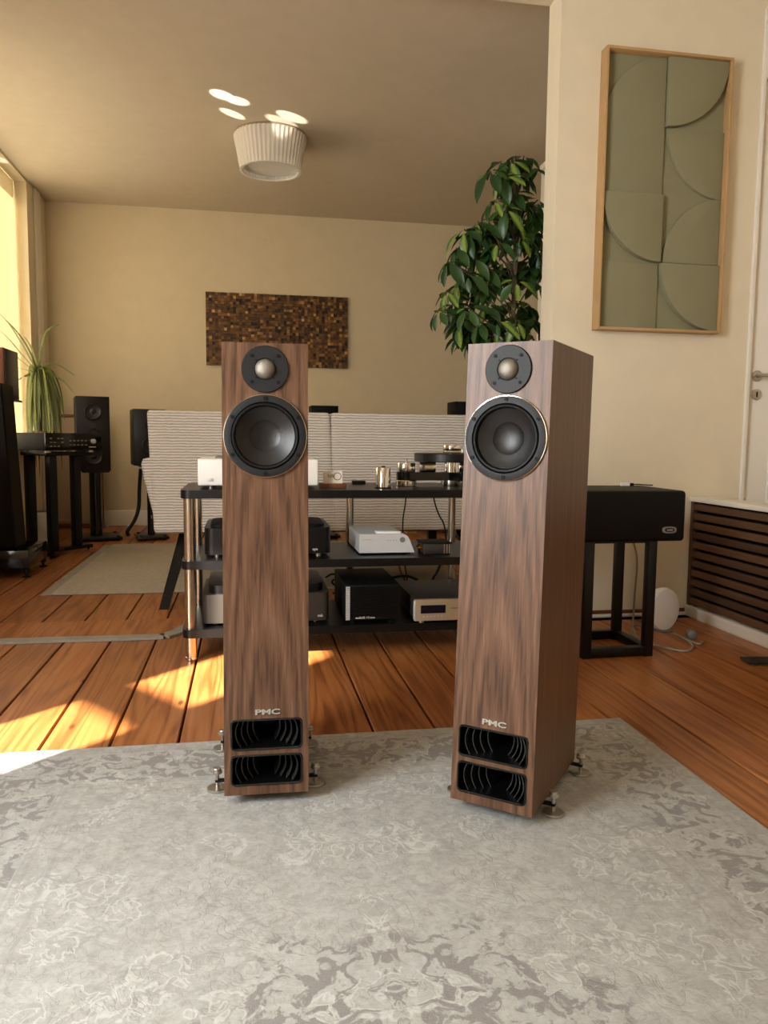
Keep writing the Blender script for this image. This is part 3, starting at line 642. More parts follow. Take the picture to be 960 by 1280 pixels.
# side / arm with its rounded, tapering outline
zsd = lambda px_, py_: onV(px_, py_, SV)
out = [zsd(197, 666), zsd(190, 640), zsd(178, 595), zsd(174, 580), zsd(177, 574), zsd(190, 571), zsd(210, 580), zsd(240, 666)]
bm = prism([(q.x-U0, q.z) for q in out], 0, .86); xf(bm, T((0, .885, 0)) @ UPRIGHT); bmesh.ops.bevel(bm, geom=[e for e in bm.edges if len(e.link_faces) == 2 and e.calc_face_angle(0) > .9], offset=.012, segments=3, affect='EDGES')
obj('armrest', bm, 'corduroy', sf)
cushion(SL-.10, SL, .02, .88, sb, am, .03, 'armrest'); cushion(.09, SL-.1, .21, .88, sb+.02, .43, .04, 'seat')
obj('base_frame', box(.16, SL-.12, .16, .80, sb-.02, sb+.02, .004), 'black_matte', sf)
obj('label_tag', xf(box(-.001, .001, -.012, .012, -.008, .008), T((onV(190, 645, SV).x-U0-.006, .03, onV(190, 647, SV).z))), 'copper', sf)
lt = onV(231, 664, SV+.06)-sf.location; lb = onZ(205, 761, 0)-Vector((U0, SV, 0))
def leg(t_, b_, w1=.030, w2=.022, zf=0):
    bm = nb(); vs = []
    for p_, w_ in ((Vector((b_.x, b_.y, zf)), w2), (Vector((t_.x, t_.y, sb-.01)), w1)):
        vs.append([bm.verts.new(p_+Vector((sx*w_, sy*w_*.8, 0))) for sx, sy in ((-1, -1), (1, -1), (1, 1), (-1, 1))])
    for i in range(4): bm.faces.new((vs[0][i], vs[0][(i+1) % 4], vs[1][(i+1) % 4], vs[1][i]))
    bm.faces.new(vs[0][::-1]); bm.faces.new(vs[1]); bmesh.ops.recalc_face_normals(bm, faces=bm.faces[:]); return bm
tl = Vector((lt.x, .10, 0)); bl = Vector((lb.x, lb.y, 0)); off = bl-tl
for sx, sy in ((1, 1), (-1, 1), (1, -1), (-1, -1)):
    t_ = Vector((tl.x if sx > 0 else SL-tl.x, tl.y if sy > 0 else .86-tl.y, 0)); obj('leg', leg(t_, t_+Vector((off.x*sx, off.y*sy, 0)), zf=0 if sy > 0 else .0105), 'black_satin', sf, smooth=False)

# ------------------------------------------------------------------ far room, left side
def stand_speaker(x0, x1, y0, y1, v, label, depth=.3, turn=0, waysz=((.80, .062), (.5, .04), (.2, .062)), group=None):
    a = onV(x0, y1, v); b = onV(x1, y1, v); z0 = a.z; h_ = onV(x0, y0, v).z-z0; w_ = b.x-a.x
    r = thing('bookshelf_speaker', label, 'loudspeaker', ((a.x+b.x)/2, v, z0), R(turn), group)
    obj('cabinet', box(-w_/2, w_/2, 0, depth, 0, h_, .005), 'black_satin', r)
    for fz, rr in waysz:
        M = T((0, 0, h_*fz)) @ UPRIGHT
        d_ = obj('driver', lathe([(rr*1.18, 0), (rr*1.18, .006), (rr*1.02, .008), (rr, .004)], 32, M=M, cap=False), 'rubber', r)
        obj('cone', lathe([(rr, .004), (rr*.9, .006), (rr*.8, .001), (rr*.35, .0005), (rr*.3, .004), (0, .007)], 32, M=M, cap=False), 'cone_black', d_)
    return r, z0, w_
def spk_stand(cx, cy, zt_, label, w_=.17, turn=0, pil=.045, base=(.36, .34)):
    r = thing('speaker_stand', label, 'stand', (cx, cy, 0), R(turn)); bw, bd_ = base
    obj('base_plate', box(-bw/2, bw/2, -bd_/2, bd_/2, .012, .032, .003), 'black_satin', r)
    for sx in (-1, 1):
        for sy in (-1, 1): obj('spike', lathe([(.002, 0), (.012, .012), (.012, .04)], 12, M=T((sx*(bw/2-.03), sy*(bd_/2-.03), 0))), 'black_matte', r)
    obj('pillar', cyl(0, 0, .032, zt_-.012, pil, 24), 'black_gloss', r); obj('top_plate', box(-w_/2, w_/2, -.11, .11, zt_-.012, zt_, .003), 'black_satin', r)
    return r
r, z0, w_ = stand_speaker(97, 138.5, 495, 589, 6.18, 'black three-driver loudspeaker on a single-pillar stand before the back wall', .32, 14)
c = onV(119, 600, 6.33); spk_stand(c.x, 6.33, z0-.001, 'black stand under the three-driver loudspeaker', .2, 14, .046)
r, z0, w_ = stand_speaker(168, 208, 511, 582, 6.18, 'black two-driver loudspeaker half hidden by the sofa arm', .3, 13, ((.72, .03), (.36, .062)))
c = onV(188, 600, 6.33); spk_stand(c.x, 6.33, z0-.001, 'black stand half hidden behind the sofa arm', .18, 13, .028, (.24, .30))
cable([onV(176, 586, 6.5), onV(174, 610, 6.5), onV(174, 635, 6.5), onV(168, 652, 6.45), Vector((onV(158, 668, 6.4).x, 6.40, .05)), Vector((onV(153, 676, 6.3).x+.03, 6.42, .017))], .016, 'cable_black', 'thick black cable curving down between the two stand speakers')
# ribbed cream panel speaker with wooden trim against the back wall
vv = 7.12; a = onV(66, 640, vv); b = onV(128, 640, vv); pz = onV(100, 518, vv).z; w_ = b.x-a.x
r = thing('panel_speaker', 'low cream ribbed panel speaker with brown wooden trim by the back wall', 'loudspeaker', (a.x, vv, 0))
obj('panel_core', box(.02, w_-.02, .012, .08, .04, pz-.02), 'grille_cream', r)
for i in range(34): z = .06+(pz-.09)*i/34; obj('rib', box(.02, w_-.02, .003, .014, z, z+(pz-.09)/34*.7), 'grille_cream', r, smooth=False)
obj('trim', box(0, w_, -.004, .09, pz-.025, pz, .003), 'brown_trim', r); obj('trim', box(0, .02, -.004, .09, 0, pz-.025, .003), 'brown_trim', r); obj('trim', box(w_-.02, w_, -.004, .09, 0, pz-.025, .003), 'brown_trim', r); obj('trim', box(.02, w_-.02, -.004, .09, 0, .04, .003), 'brown_trim', r)
# white rounded appliance on the floor
c = onZ(50, 680, 0); hh = onV(50, 641, c.y).z
r = thing('air_humidifier', 'white rounded appliance on the floor behind the amplifier stand', 'humidifier', (c.x, c.y+.08, 0))
obj('body', lathe([(.085, 0), (.10, .01), (.105, .1), (.10, hh-.04), (.085, hh-.012), (.05, hh), (0, hh)], 32), 'white_gloss', r); obj('top_ring', lathe([(.045, hh), (.04, hh+.006), (.03, hh+.004)], 24), 'grey_plastic', r)
# integrated amplifier on three-column stand
TH_ = 48.5; e0 = onV(57, 566, 5.32); az = e0.z; ah = onV(57, 541, 5.32).z-az; AW, AD = .43, .34
r = thing('stereo_amplifier', 'black amplifier with many front buttons on a three-column stand', 'amplifier', (e0.x, e0.y, az), R(TH_))
obj('housing', box(0, AW, .004, AD, .014, ah, .002), 'black_matte', r); obj('front_panel', box(-.001, AW+.001, -.004, .006, .016, ah, .001), 'black_gloss', r)
obj('volume_knob', lathe([(.016, 0), (.016, .018), (.013, .020), (0, .020)], 24, M=T((AW-.07, -.004, ah*.58)) @ UPRIGHT), 'silver', r)
for k in range(4):
    for j in range(3):
        if (k+j) % 4 != 3: obj('button', box(.03+.028*k, .045+.028*k, -.008, -.003, ah*(.3+.2*j), ah*(.3+.2*j)+.006), 'satin_steel', r)
for k in range(5):
    for j in range(2): obj('button', box(.175+.03*k, .192+.03*k, -.008, -.003, ah*(.36+.22*j), ah*(.36+.22*j)+.008), 'grey_plastic', r)
obj('brand_plate', box(AW-.10, AW-.045, -.0055, -.003, ah*.26, ah*.30), 'print_white', r)
for x in (.05, AW-.05):
    for y in (.05, AD-.05): obj('foot', cyl(x, y, 0, .014, .022, 18), 'satin_steel', r)
ctr = e0+Vector((math.cos(R(TH_))*AW/2-math.sin(R(TH_))*AD/2, math.sin(R(TH_))*AW/2+math.cos(R(TH_))*AD/2, 0))
r = thing('equipment_stand', 'black three-column stand carrying the black amplifier', 'stand', (ctr.x, ctr.y, 0), R(TH_))
obj('top_plate', box(-.19, .19, -.14, .14, az-.022, az, .003), 'black_satin', r)
for (lx, ly) in ((-.15, .10), (-.13, -.10), (.13, -.0)):
    obj('column', box(lx-.027, lx+.027, ly-.027, ly+.027, .04, az-.022, .003), 'black_satin', r); 
for p_ in ((-.22, .14), (-.20, -.16), (.24, 0)):
    n_ = Vector((-p_[1], p_[0], 0)).normalized()*.028; q = [Vector((0, 0, 0))-n_, Vector((p_[0], p_[1], 0))-n_, Vector((p_[0], p_[1], 0))+n_, Vector((0, 0, 0))+n_]
    bf = obj('base_foot', prism([(k_.x, k_.y) for k_ in q], .018, .042), 'black_satin', r, smooth=False); obj('spike', lathe([(.003, 0), (.010, .018), (.010, .02)], 12, M=T((p_[0]*.93, p_[1]*.93, 0))), 'black_matte', bf)
# black raked tower on plinth at the picture's border + small speaker behind it
c = onZ(38, 722, 0); vt = c.y
r = thing('tower_speaker', 'black raked floorstanding loudspeaker on a spiked plinth near the window', 'loudspeaker', (c.x, vt, 0))
obj('plinth', box(-.40, .0, -.02, .40, .055, .16, .006), 'black_gloss', r)
for x in (-.38, -.02):
    for y in (.0, .37): obj('spike_foot', lathe([(.004, 0), (.024, .004), (.024, .010), (.008, .014), (.010, .03), (.018, .034), (.018, .055)], 18, M=T((x, y, 0))), 'black_satin', r)
tt = onV(16, 482, vt+.31); tb = onV(33, 676, vt+.31); q0 = tb.x-c.x; q1 = tt.x-c.x
pr = [(-.40, .16), (q0, .16), (q1, tt.z), (-.40-(q0-q1)*.3, tt.z)]
bm = prism(pr, 0, .22); xf(bm, T((0, .31, 0)) @ UPRIGHT); bmesh.ops.bevel(bm, geom=bm.edges[:], offset=.006, segments=2, affect='EDGES'); obj('cabinet', bm, 'black_matte', r)
for z in (.30, .52): obj('side_driver', lathe([(.07, 0), (.07, .004), (.05, -.004), (0, -.008)], 28, M=T((q0-.19, .09, z+.05)) @ UPRIGHT, cap=False), 'cone_black', r)
vs_ = 5.02; a = onV(-14, 498, vs_); b = Vector((onV(22, 498, vs_+.22).x, vs_, 0)); z1 = onV(10, 435, vs_).z
r = thing('bookshelf_speaker', 'small black loudspeaker with orange-brown wooden edge behind the black tower', 'loudspeaker', ((a.x+b.x)/2, vs_, a.z), 0); w_ = b.x-a.x
xe = onV(6, 470, vs_).x-(a.x+b.x)/2
obj('cabinet', box(xe, w_/2, 0, .26, 0, z1-a.z, .004), 'black_satin', r); obj('side_cheek', box(xe-.035, xe-.001, -.004, .262, 0, z1-a.z+.003, .004), 'brown_trim', r); obj('cabinet', box(-w_/2, xe-.036, 0, .26, 0, z1-a.z, .004), 'black_satin', r)
obj('driver', lathe([(.03, 0), (.03, .004), (.02, .001), (0, -.003)], 24, M=T((-w_/4, 0, .2)) @ UPRIGHT, cap=False), 'rubber', r)
spk_stand((a.x+b.x)/2, vs_+.12, a.z-.001, 'slim black stand hidden behind the black tower', .15, 0, .03, (.22, .24))
# dark gear peeking over the sofa back
for x0, x1, yt, lab in ((389, 423, 507, 'flat-topped black loudspeaker peeking over the sofa back beside the walnut loudspeaker'), (569, 600, 502, 'taller black loudspeaker peeking over the sofa back near the green tree')):
    a = onV(x0, 520, 6.14); b = onV(x1, 520, 6.14); zt_ = onV((x0+x1)/2, yt, 6.14).z
    r = thing('bookshelf_speaker', lab, 'loudspeaker', ((a.x+b.x)/2, 6.14, zt_-.34)); w_ = b.x-a.x
    obj('cabinet', box(-w_/2, w_/2, 0, .26, 0, .34, .004), 'black_matte', r); obj('driver', lathe([(.07, 0), (.07, .006), (.05, 0), (0, -.006)], 28, M=T((0, 0, .12)) @ UPRIGHT, cap=False), 'rubber', r)
    spk_stand((a.x+b.x)/2, 6.27, zt_-.341, 'black stand hidden by the sofa, under the '+('flat-topped' if x0 < 400 else 'taller')+' loudspeaker', .16, 0, .03, (.26, .26))
# low pale bench glimpsed under the sofa
a = onV(505, 672, 6.5)
r = thing('low_bench', 'low pale bench glimpsed under the sofa', 'bench', (a.x, 6.45, 0)); bw = onV(563, 672, 6.5).x-a.x
obj('seat', box(0, bw, 0, .3, .30, .335, .003), 'oak', r); obj('lower_rail', box(.0, bw, .0, .03, .03, .055), 'card', r)
for x in (.02, bw*.55, bw-.06): obj('leg', box(x, x+.045, .0, .3, 0, .30) if x > .02 else box(x, x+.08, 0, .3, 0, .30), 'oak' if x < .1 else 'card', r)

# ------------------------------------------------------------------ right side
# covered black box on open metal stand
a = onZ(812, 820, 0); r = thing('metal_stand', 'open black square-tube stand under the black covered box', 'stand', (1.235, 2.655, 0)); sw, sd_ = .285, .285; zt_ = .445; q = .034
for x in (0, sw-q):
    for y in (0, sd_-q): obj('leg', box(x, x+q, y, y+q, 0, zt_, .002), 'black_satin', r)
for y in (0, sd_-q): obj('rail', box(q, sw-q, y, y+q, .004, .004+q, .002), 'black_satin', r)
for x in (0, sw-q): obj('rail', box(x, x+q, q, sd_-q, .004, .004+q, .002), 'black_satin', r)
obj('top_plate', box(.001, sw-.001, .001, sd_-.001, zt_-.008, zt_-.0005), 'black_satin', r)
u1 = onV(858, 640, 2.63).x
r = thing('covered_box', 'black box under a soft black cover with a small oval badge', 'covered box', (1.10, 2.63, zt_)); bw = u1-1.10; bh = onV(800, 613, 2.66).z-zt_
t = box(0, bw, 0, .34, 0, bh, .014, 4)
obj('cover', t, 'black_vinyl', r)
bx_ = onV(837, 662.5, 2.625); M = T((bx_.x-1.10, -.0035, bx_.z-zt_)) @ UPRIGHT
ov = lambda rx, ry, n=32: [(rx*math.copysign(abs(math.cos(2*math.pi*i/n))**.8, math.cos(2*math.pi*i/n)), ry*math.copysign(abs(math.sin(2*math.pi*i/n))**.6, math.sin(2*math.pi*i/n))) for i in range(n)]
bg = obj('badge', xf(prism(ov(.028, .0125), -.002, .002), M), 'grey_plastic', r); obj('badge_field', xf(prism(ov(.019, .007), .002, .0026), M), 'black_matte', bg)
obj('badge_bar', xf(prism([(-.012, -.0025), (.012, -.0025), (.012, .0025), (-.012, .0025)], .0026, .0030), M), 'satin_steel', bg)
c = onZ(782, 608.5, zt_+bh)
r = thing('cable_plug', 'white and black cable connector lying on the covered box', 'plug', (c.x, min(c.y, 2.94), zt_+bh+.003))
obj('white_shell', box(-.022, .016, -.007, .007, 0, .013, .003), 'white_gloss', r); obj('black_end', box(.016, .034, -.006, .006, 0, .012, .003), 'black_matte', r); obj('lead', tube([(.034, 0, .006), (.055, .01, .007), (.085, .01, .004), (.12, .005, .003)], .0025, 6, smooth=2), 'cable_black', r)
# slatted low screen
r = thing('slatted_screen', 'low dark wooden slatted radiator screen with white top and base by the door', 'radiator screen', (2.045, 1.75, 0))
L = 3.29-1.75; zt_ = onV(858, 620.5, 3.29).z
obj('top_board', box(-.012, .115, 0, L, zt_-.022, zt_, .003), 'paint_white', r); obj('base_board', box(-.010, .10, 0, L, 0, .050, .003), 'paint_white', r); obj('base_lip', box(-.016, -.010, 0, L, .040, .052), 'paint_white', r)
obj('back_panel', box(.04, .055, .01, L-.01, .05, zt_-.022), 'black_matte', r)
for y in (.03, L*.5, L-.05): obj('upright', box(.02, .04, y, y+.03, .05, zt_-.022), 'black_matte', r)
obj('end_post', box(-.002, .06, L-.022, L, .05, zt_-.022, .002), 'slat_wood', r, smooth=False)
NS = 11; pt = (zt_-.022-.056)/NS; src = None
for i in range(NS):
    z = .060+pt*i
    if not src: src = obj('slat', box(0, .020, .0, L-.024, 0, pt*.70, .002, 1), 'slat_wood', r, loc=(0, 0, z), smooth=False)
    else: inst(src, r, (0, 0, z))
# white round device, plug lead and flat plate on the floor
c = onZ(827, 788, 0); r = thing('round_device', 'white disc-shaped device standing on the floor behind the metal stand', 'device', (c.x, c.y, 0), R(14))
hh = onV(827, 734, c.y).z
bm = lathe([(0, -.028), (.07, -.028), (.092, -.020), (.098, 0), (.092, .020), (.07, .028), (0, .028)], 40); bmesh.ops.scale(bm, vec=(.82, hh/.196, 1), verts=bm.verts[:]); obj('shell', xf(bm, T((0, 0, hh/2)) @ UPRIGHT), 'white_gloss', r)
obj('foot', box(-.03, .03, -.035, .035, 0, .006, .002), 'grey_plastic', r)
g = [onZ(x, y, .006) for x, y in ((792, 770), (790, 785), (797, 800), (812, 790), (795, 778), (786, 790), (800, 802), (840, 812), (862, 815), (868, 806), (850, 795), (838, 790), (860, 800), (874, 806), (879, 802))]
up_ = [Vector((g[0].x-.02, g[0].y+.02, .44)), Vector((g[0].x-.015, g[0].y+.01, .36)), Vector((g[0].x+.01, g[0].y, .28)), Vector((g[0].x, g[0].y, .1))]
r = thing('power_lead', 'grey power lead with plug snaking over the floorboards', 'cable', (g[-1].x, g[-1].y, 0)); o_ = Vector(r.location)
obj('lead', tube([q_-o_ for q_ in up_+g], .0045, 8, smooth=2), 'cable_grey', r)
pl = onZ(873, 801, 0)-o_
obj('plug', lathe([(.008, 0), (.019, .006), (.021, .025), (.019, .040), (.010, .044), (0, .044)], 18, M=T((pl.x-.02, pl.y+.01, .021)) @ Matrix.Rotation(R(75), 4, 'Z') @ Matrix.Rotation(R(90), 4, 'Y')), 'grey_plastic', r)
c = onZ(948, 829, 0); r = thing('floor_plate', 'flat dark metal plate on the boards before the slatted screen', 'plate', (c.x, c.y, 0), R(-6))
obj('plate', vbox(-.05, .10, -.035, .045, .006, .012, .006), 'dark_grey_metal', r)
for x, y in ((-.035, -.022), (.085, -.022), (-.035, .03), (.085, .03)): obj('stud', cyl(x, y, 0, .008, .004, 10), 'satin_steel', r)

# ------------------------------------------------------------------ wall pieces
PU0, PU1, PZ0, PZ1 = 1.512, 2.140, 1.300, 2.511; pw, ph = PU1-PU0, PZ1-PZ0; dpt = .060
r = thing('relief_picture', 'tall olive green fabric relief picture in an oak frame', 'picture', (PU0+.014, VD-dpt, PZ0+.008)); pw -= .03; ph -= .02
fw_ = .011
for x0, x1, z0, z1 in ((0, fw_, 0, ph), (pw-fw_, pw, 0, ph), (fw_, pw-fw_, 0, fw_), (fw_, pw-fw_, ph-fw_, ph)): obj('frame_rail', box(x0, x1, 0, dpt, z0, z1, .001), 'oak', r)
obj('backing', box(fw_, pw-fw_, .044, .056, fw_, ph-fw_), 'linen_green', r)
cw, ch = (pw-2*fw_)/2, (ph-2*fw_)/4; X0, Zt = fw_, ph-fw_
def quarter(cx, cz, a0, rx, rz, n=18): return [(cx, cz)]+[(cx+rx*math.cos(R(a0+90*i/n)), cz+rz*math.sin(R(a0+90*i/n))) for i in range(n+1)]
def piece(poly, th): obj('relief_panel', xf(prism(poly, 0, th, bev=.0035), T((0, .0445, 0)) @ UPRIGHT), 'linen_green', r)
g_ = .002; xm = X0+cw; rowz = [Zt-ch*i for i in range(5)]; rx, rz = cw-g_, ch-g_
arch = [(xm-g_, rowz[2]+g_), (xm-g_, rowz[1]+rz)]+[(xm-g_+rx*math.cos(R(90+90*i/18)), rowz[1]+rz*math.sin(R(90+90*i/18))) for i in range(1, 19)]+[(X0, rowz[2]+g_)]
piece(arch, .014)
piece(quarter(xm-g_, rowz[2], 180, rx, rz), .032); piece([(X0, rowz[4]), (xm-g_, rowz[4]), (xm-g_, rowz[3]-g_), (X0, rowz[3]-g_)][::1], .010)
piece(quarter(xm+g_, rowz[0]-.002, 270, rx, rz), .032)
piece(quarter(X0+2*cw-.001, rowz[1]-.004, 180, rx-.012, rz), .016)
piece(quarter(X0+2*cw-.001, rowz[3]+g_, 90, rx-.012, rz), .016)
piece(quarter(X0+2*cw-.001, rowz[3]-g_, 180, rx, rz), .032)
# wood-block mosaic on the back wall
A0 = onV(257, 365, VB); A1 = onV(434, 461, VB); mw, mh = A1.x-A0.x, A0.z-A1.z
r = thing('wood_mosaic', 'wide brown wall panel of many small wooden blocks', 'wall art', (A0.x, VB-.022, A1.z)); obj('backing', box(0, mw, .008, .02, 0, mh), 'brown_trim', r)
NX, NZ = 48, 25; vs, fs, tones = [], [], []
for i in range(NX):
    for j in range(NZ):
        x0, x1 = mw*i/NX+.0008, mw*(i+1)/NX-.0008; z0, z1 = mh*j/NZ+.0008, mh*(j+1)/NZ-.0008; y0 = random.uniform(-.012, .004); k = len(vs); tn = min(1, max(0, random.gauss(.40, .24)))
        vs += [(x0, y0, z0), (x1, y0, z0), (x1, y0, z1), (x0, y0, z1), (x0, .009, z0), (x1, .009, z0), (x1, .009, z1), (x0, .009, z1)]
        fs += [(k, k+1, k+2, k+3), (k, k+4, k+5, k+1), (k+1, k+5, k+6, k+2), (k+2, k+6, k+7, k+3), (k+3, k+7, k+4, k)]; tones += [tn]*5
me = bpy.data.meshes.new('wood_block'); me.from_pydata(vs, [], fs); me.materials.append(MATS['mosaic']); at = me.attributes.new('tone', 'FLOAT', 'FACE'); at.data.foreach_set('value', tones)
o = bpy.data.objects.new('wood_block', me); COL.objects.link(o); o.parent = r; o['kind'] = 'stuff'
# ceiling lamp
lc = onZ(338, 170, ZC); r = thing('ceiling_lamp', 'white pleated drum lamp on the far ceiling', 'ceiling lamp', (lc.x, lc.y, ZC)); n = 96; R1, R2, hh = .242, .200, .225
t = nb(); rings = []
for k, (f_, z) in enumerate(((0, -.012), (.5, -hh/2), (1, -hh))):
    rr = R1+(R2-R1)*f_; rings.append([t.verts.new(((rr+(.003 if i % 2 else -.003))*math.cos(2*math.pi*i/n), (rr+(.003 if i % 2 else -.003))*math.sin(2*math.pi*i/n), z)) for i in range(n)])
for a, b in zip(rings, rings[1:]):
    for i in range(n): t.faces.new((a[i], a[(i+1) % n], b[(i+1) % n], b[i]))
obj('lamp_shade', t, 'shade_pleat', r, smooth=False)
obj('shade_rim', lathe([(R2+.004, -hh), (R2+.006, -hh-.004), (R2-.012, -hh-.005), (R2-.014, -hh+.002)], 64, cap=False), 'paint_white', r); obj('top_rim', lathe([(R1+.003, -.002), (R1+.006, -.010), (R1-.004, -.014)], 64, cap=False), 'champagne', r)
obj('diffuser', lathe([(0, -hh+.030), (R2-.006, -hh+.028), (R2-.006, -hh+.034), (0, -hh+.036)], 48), 'glass_white', r); obj('ceiling_mount', cyl(0, 0, -.05, 0, .05, 24), 'paint_white', r)
# white wardrobe behind the green tree
uw = onV(672, 300, 5.2).x; zw = onV(674, 207, 5.2).z
r = thing('wardrobe', 'tall white wardrobe in the far room behind the green tree', 'wardrobe', (uw, 4.62, 0))
obj('carcass', box(.012, 1.1, 0, .58, .06, zw-.04, .003), 'paint_white', r); obj('plinth', box(.03, 1.08, .03, .56, 0, .06), 'paint_white', r); obj('cornice', box(0, 1.11, -.01, .58, zw-.04, zw, .006), 'paint_white', r)
for x in (.02, .56): dr = obj('door', box(x, x+.52, -.018, -.001, .08, zw-.06, .003), 'paint_white', r); obj('knob', lathe([(.006, 0), (.006, .012), (.014, .02), (.010, .028), (0, .03)], 16, M=T((x+(.48 if x < .1 else .04), -.018, 1.05)) @ UPRIGHT), 'satin_steel', dr)

# ------------------------------------------------------------------ plants
def leaf_bm(L, W, droop=.25, n=6, fold=.18):
    bm = nb(); rows = []
    for i in range(n+1):
        s = i/n; wd = W*(math.sin(math.pi*min(1, s**1.15))**.8) if 0 < i < n else W*.04; z = -droop*L*s*s
        rows.append([bm.verts.new((-wd/2, L*s, z+fold*wd)), bm.verts.new((0, L*s, z)), bm.verts.new((wd/2, L*s, z+fold*wd))])
    for a, b in zip(rows, rows[1:]):
        for k in range(2): bm.faces.new((a[k], a[k+1], b[k+1], b[k]))
    return bm
PV = 3.64
tp = Vector((onV(645, 425, PV).x, PV, 0))
pt_ = thing('potted_tree', 'tall green umbrella tree beside the wall end behind the walnut loudspeaker', 'plant', tp)
obj('pot', lathe([(.10, 0), (.115, .01), (.135, .27), (.138, .30), (.128, .30), (.124, .27), (0, .27)], 32, cap=False), 'white_gloss', pt_); obj('soil', cyl(0, 0, .25, .272, .122, 24), 'soil', pt_)
obj('trunk', tube([(0, 0, .26), (.01, .01, .8), (-.02, 0, 1.3), (-.01, .01, 1.75), (-.03, 0, 2.15)], .017, 10, smooth=2, taper=.006), 'bark', pt_)
srcs = [leaf_bm(.105, .046, .30), leaf_bm(.090, .041, .2), leaf_bm(.116, .049, .42)]; protos = []
# cluster centres traced in the crown's plane, spread in depth about the trunk
CL = [(638, 208), (655, 203), (612, 222), (630, 228), (648, 225), (618, 258), (640, 250), (632, 268), (655, 262), (672, 258), (610, 285), (645, 283), (665, 285), (597, 285), (588, 300), (580, 295), (606, 300),
      (570, 318), (592, 330), (622, 310), (650, 305), (675, 315), (560, 335), (585, 350), (605, 345), (630, 335), (660, 335), (572, 362), (558, 372), (596, 372), (615, 362), (645, 358), (670, 360), (565, 388), (548, 395),
      (585, 392), (608, 390), (632, 385), (655, 385), (577, 408), (600, 410), (622, 408), (645, 408), (668, 405), (615, 425), (640, 428), (662, 426), (600, 428)]
nleaf = 0; twigs = nb()
for ci, (x, y) in enumerate(CL):
    v = PV+random.uniform(-.10, .12) if x < 655 else PV+random.uniform(.0, .2)
    c = onV(x, y-8, v)-tp; rad = Vector((c.x, c.y, 0)); rad = rad.normalized() if rad.length > .02 else Vector((0, -1, 0))
    base = Vector((-.01, 0, max(.9, c.z-.18))); tube([base, (base+c)/2+Vector((0, 0, .02)), c], .003, 5, bm=twigs, smooth=1)
    nl = 6; off = random.uniform(0, 6.28); tilt = (rad*.5+Vector((0, -.35, .75))).normalized()
    Q = tilt.to_track_quat('Z', 'Y').to_matrix()
    for k in range(nl):
        if nleaf >= 300: break
        an = off+2*math.pi*k/nl; d3 = Q @ Vector((math.cos(an), math.sin(an), random.uniform(-.75, -.25))); d3.normalize()
        upv = Q @ Vector((0, 0, 1)); xax = d3.cross(upv).normalized(); zax = xax.cross(d3)
        Mx = Matrix((xax, d3, zax)).transposed().to_euler()
        j = nleaf % 3
        if len(protos) <= j: o = obj('leaf', srcs[j], 'leaf_umbrella', pt_, loc=c+d3*.02); o.rotation_euler = Mx; protos.append(o)
        else: s = random.uniform(.75, 1.1); inst(protos[j], pt_, c+d3*.02, Mx, (s, s, s))
        nleaf += 1
obj('twig', twigs, 'bark', pt_)
bm = nb()
for ci in range(70):                     # deeper foliage between the clusters
    x, y = random.choice(CL); x += random.uniform(-14, 16); y += random.uniform(-6, 14); x = max(x, 575); c = onV(min(x, 672), y, PV+.08+random.uniform(-.05, .12))-tp
    for k in range(5):
        e_ = Matrix.Rotation(random.uniform(0, 6.28), 4, 'Z') @ Matrix.Rotation(random.uniform(-1.2, -.2), 4, 'X'); merge(bm, leaf_bm(.11, .048, .3, 4), T(c) @ e_)
o = obj('inner_foliage', bm, 'leaf_umbrella', pt_); o['kind'] = 'stuff'
# strap-leaved plant on the deep window sill
pv = 6.42; zs_ = W2[2]-.002; pc_ = onV(50, 470, pv)
pl_ = thing('potted_palm', 'ponytail palm with long arching strap leaves by the sunlit window', 'plant', (pc_.x, pv, zs_))
ztop = onV(48, 470, pv).z-zs_
obj('pot', lathe([(.07, 0), (.085, .01), (.095, .12), (.088, .125), (.085, .11), (0, .11)], 28, cap=False), 'terracotta', pl_); obj('soil', cyl(0, 0, .10, .112, .083, 20), 'soil', pl_)
obj('stem', tube([(0, 0, .10), (-.01, 0, ztop*.6), (-.03, 0, ztop)], .022, 10, smooth=1, taper=.014), 'bark', pl_)
def strap(pts, w0):
    bm = nb(); pts = [Vector(p_) for p_ in pts]
    for _ in range(2):
        q = [pts[0]]
        for a, b in zip(pts, pts[1:]): q += [a*.75+b*.25, a*.25+b*.75]
        pts = q+[pts[-1]]
    prev = None; n = len(pts)-1
    for i, p_ in enumerate(pts):
        d_ = (pts[min(i+1, n)]-pts[max(i-1, 0)]).normalized(); sd = d_.cross(Vector((.3, 1, .2))).normalized(); sd = (sd+d_.cross(Vector((0, 0, 1)))*.4).normalized(); wd = w0*(1-(i/n)**3)*.5+.0008
        nn = sd.cross(d_)*wd*.35
        cur = [bm.verts.new(p_-sd*wd+nn), bm.verts.new(p_), bm.verts.new(p_+sd*wd+nn)]
        if prev: bm.faces.new((prev[0], prev[1], cur[1], cur[0])); bm.faces.new((prev[1], prev[2], cur[2], cur[1]))
        prev = cur
    return bm
org = Vector((pc_.x, pv, zs_))
def pxp(x, y, dv=0): return onV(x, y, pv+dv)-org
crown = pxp(47, 466)
LEAVES = [[(47, 468), (30, 435), (12, 405), (-8, 385)], [(46, 470), (28, 445), (8, 420), (-12, 405)], [(48, 465), (38, 440), (22, 415), (2, 395)], [(46, 472), (30, 455), (12, 438), (-10, 428)], [(50, 462), (42, 440), (33, 425), (28, 418)],
          [(45, 474), (28, 462), (14, 456), (0, 458)], [(44, 476), (30, 470), (20, 476), (10, 490)], [(52, 455), (52, 430), (58, 412), (75, 405)], [(52, 470), (58, 455), (72, 455), (94, 470)], [(54, 475), (64, 468), (80, 476), (92, 492)], [(50, 468), (60, 458), (66, 470), (68, 490)]]
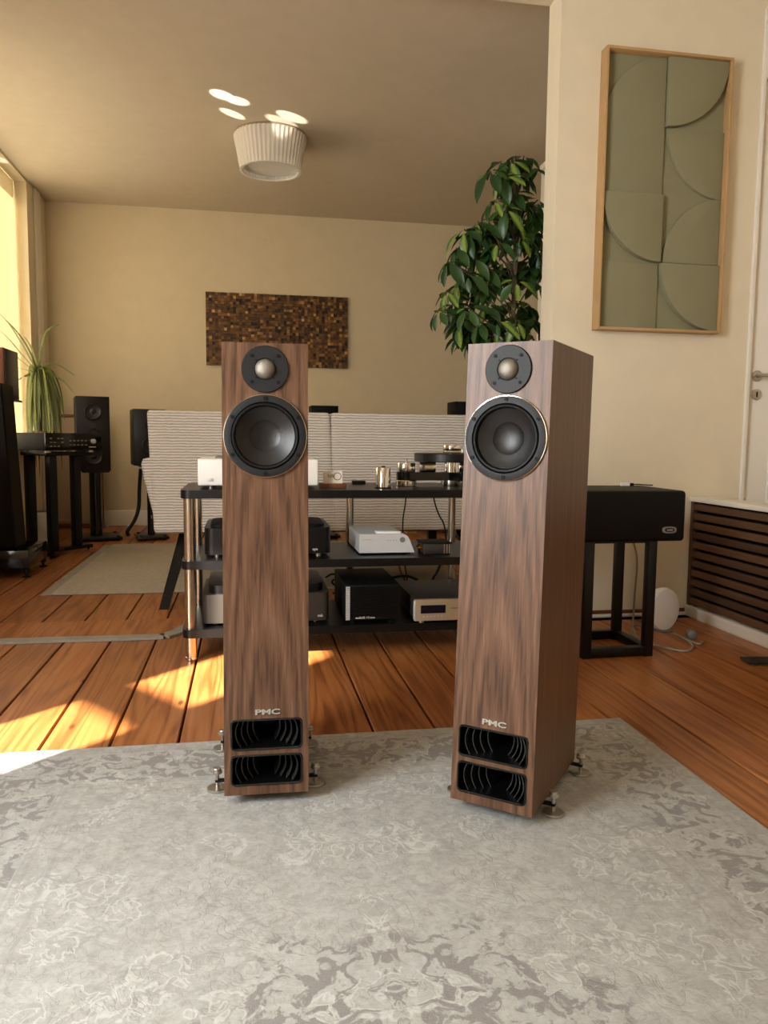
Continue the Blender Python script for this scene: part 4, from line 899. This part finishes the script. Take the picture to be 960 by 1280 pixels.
dvs = [-.75, -.8, -.6, -.85, -.2, -.6, -.4, -.05, .05, -.12, .02]
for pts, dv in zip(LEAVES, dvs): obj('leaf', strap([crown]+[pxp(x, y, dv*(i+1)/3) for i, (x, y) in enumerate(pts[1:])], .018), 'leaf_strap', pl_)
for k in range(84):
    a = random.uniform(0, 6.28); rr = random.uniform(.05, .20); ln = random.uniform(.32, .62) if k % 6 else random.uniform(.6, .85); o_ = Vector((math.cos(a)*rr*(.85 if math.cos(a) > 0 else .45), math.sin(a)*rr*.9, 0)); s0 = crown+Vector((0, 0, random.uniform(-.06, .02)))
    obj('leaf', strap([s0, s0+o_*.6+Vector((0, 0, random.uniform(.02, .08))), s0+o_*1.0+Vector((0, 0, -ln*.4)), s0+o_*1.08+Vector((random.uniform(-.02, .02), 0, -ln))], .017), 'leaf_strap', pl_)

# ------------------------------------------------------------------ spot lamps added to imitate reflected sun flecks on the far ceiling
src = Vector((-1.30, 3.75, .75))
for i, (x0, y0, x1, y1, wd, pw_) in enumerate(((262, 111, 292, 126, 15, 700), (280, 121, 313, 131, 12, 650), (273, 134, 307, 150, 10, 600), (344, 137, 384, 155, 14, 700), (330, 142, 372, 161, 13, 500), (-12, 192, 11, 202, 8, 450))):
    a, b = onZ(x0, y0, ZC), onZ(x1, y1, ZC); tg = (a+b)/2; loc = src+Vector((0, .03*i, 0)); d_ = tg-loc; L = d_.length; dn = d_.normalized(); z_ = -dn
    ex = (b-a); ex = ex-dn*ex.dot(dn); hl = ex.length/2; ex.normalize(); ey = z_.cross(ex)
    wv_ = onZ((x0+x1)/2, (y0+y1)/2+wd/2, ZC)-onZ((x0+x1)/2, (y0+y1)/2-wd/2, ZC); hw_ = abs(wv_.dot(ey))/2
    dl = bpy.data.lights.new('fleck_spot_lamp', 'SPOT'); dl.energy = pw_; dl.spot_size = 2*math.atan(hl/L); dl.spot_blend = .45; dl.shadow_soft_size = .004; dl.color = (1, .95, .86)
    o = bpy.data.objects.new('fleck_spot_lamp', dl); COL.objects.link(o)
    M = Matrix((ex, ey*(hw_/hl), z_)).transposed().to_4x4(); M.translation = loc; o.matrix_world = M
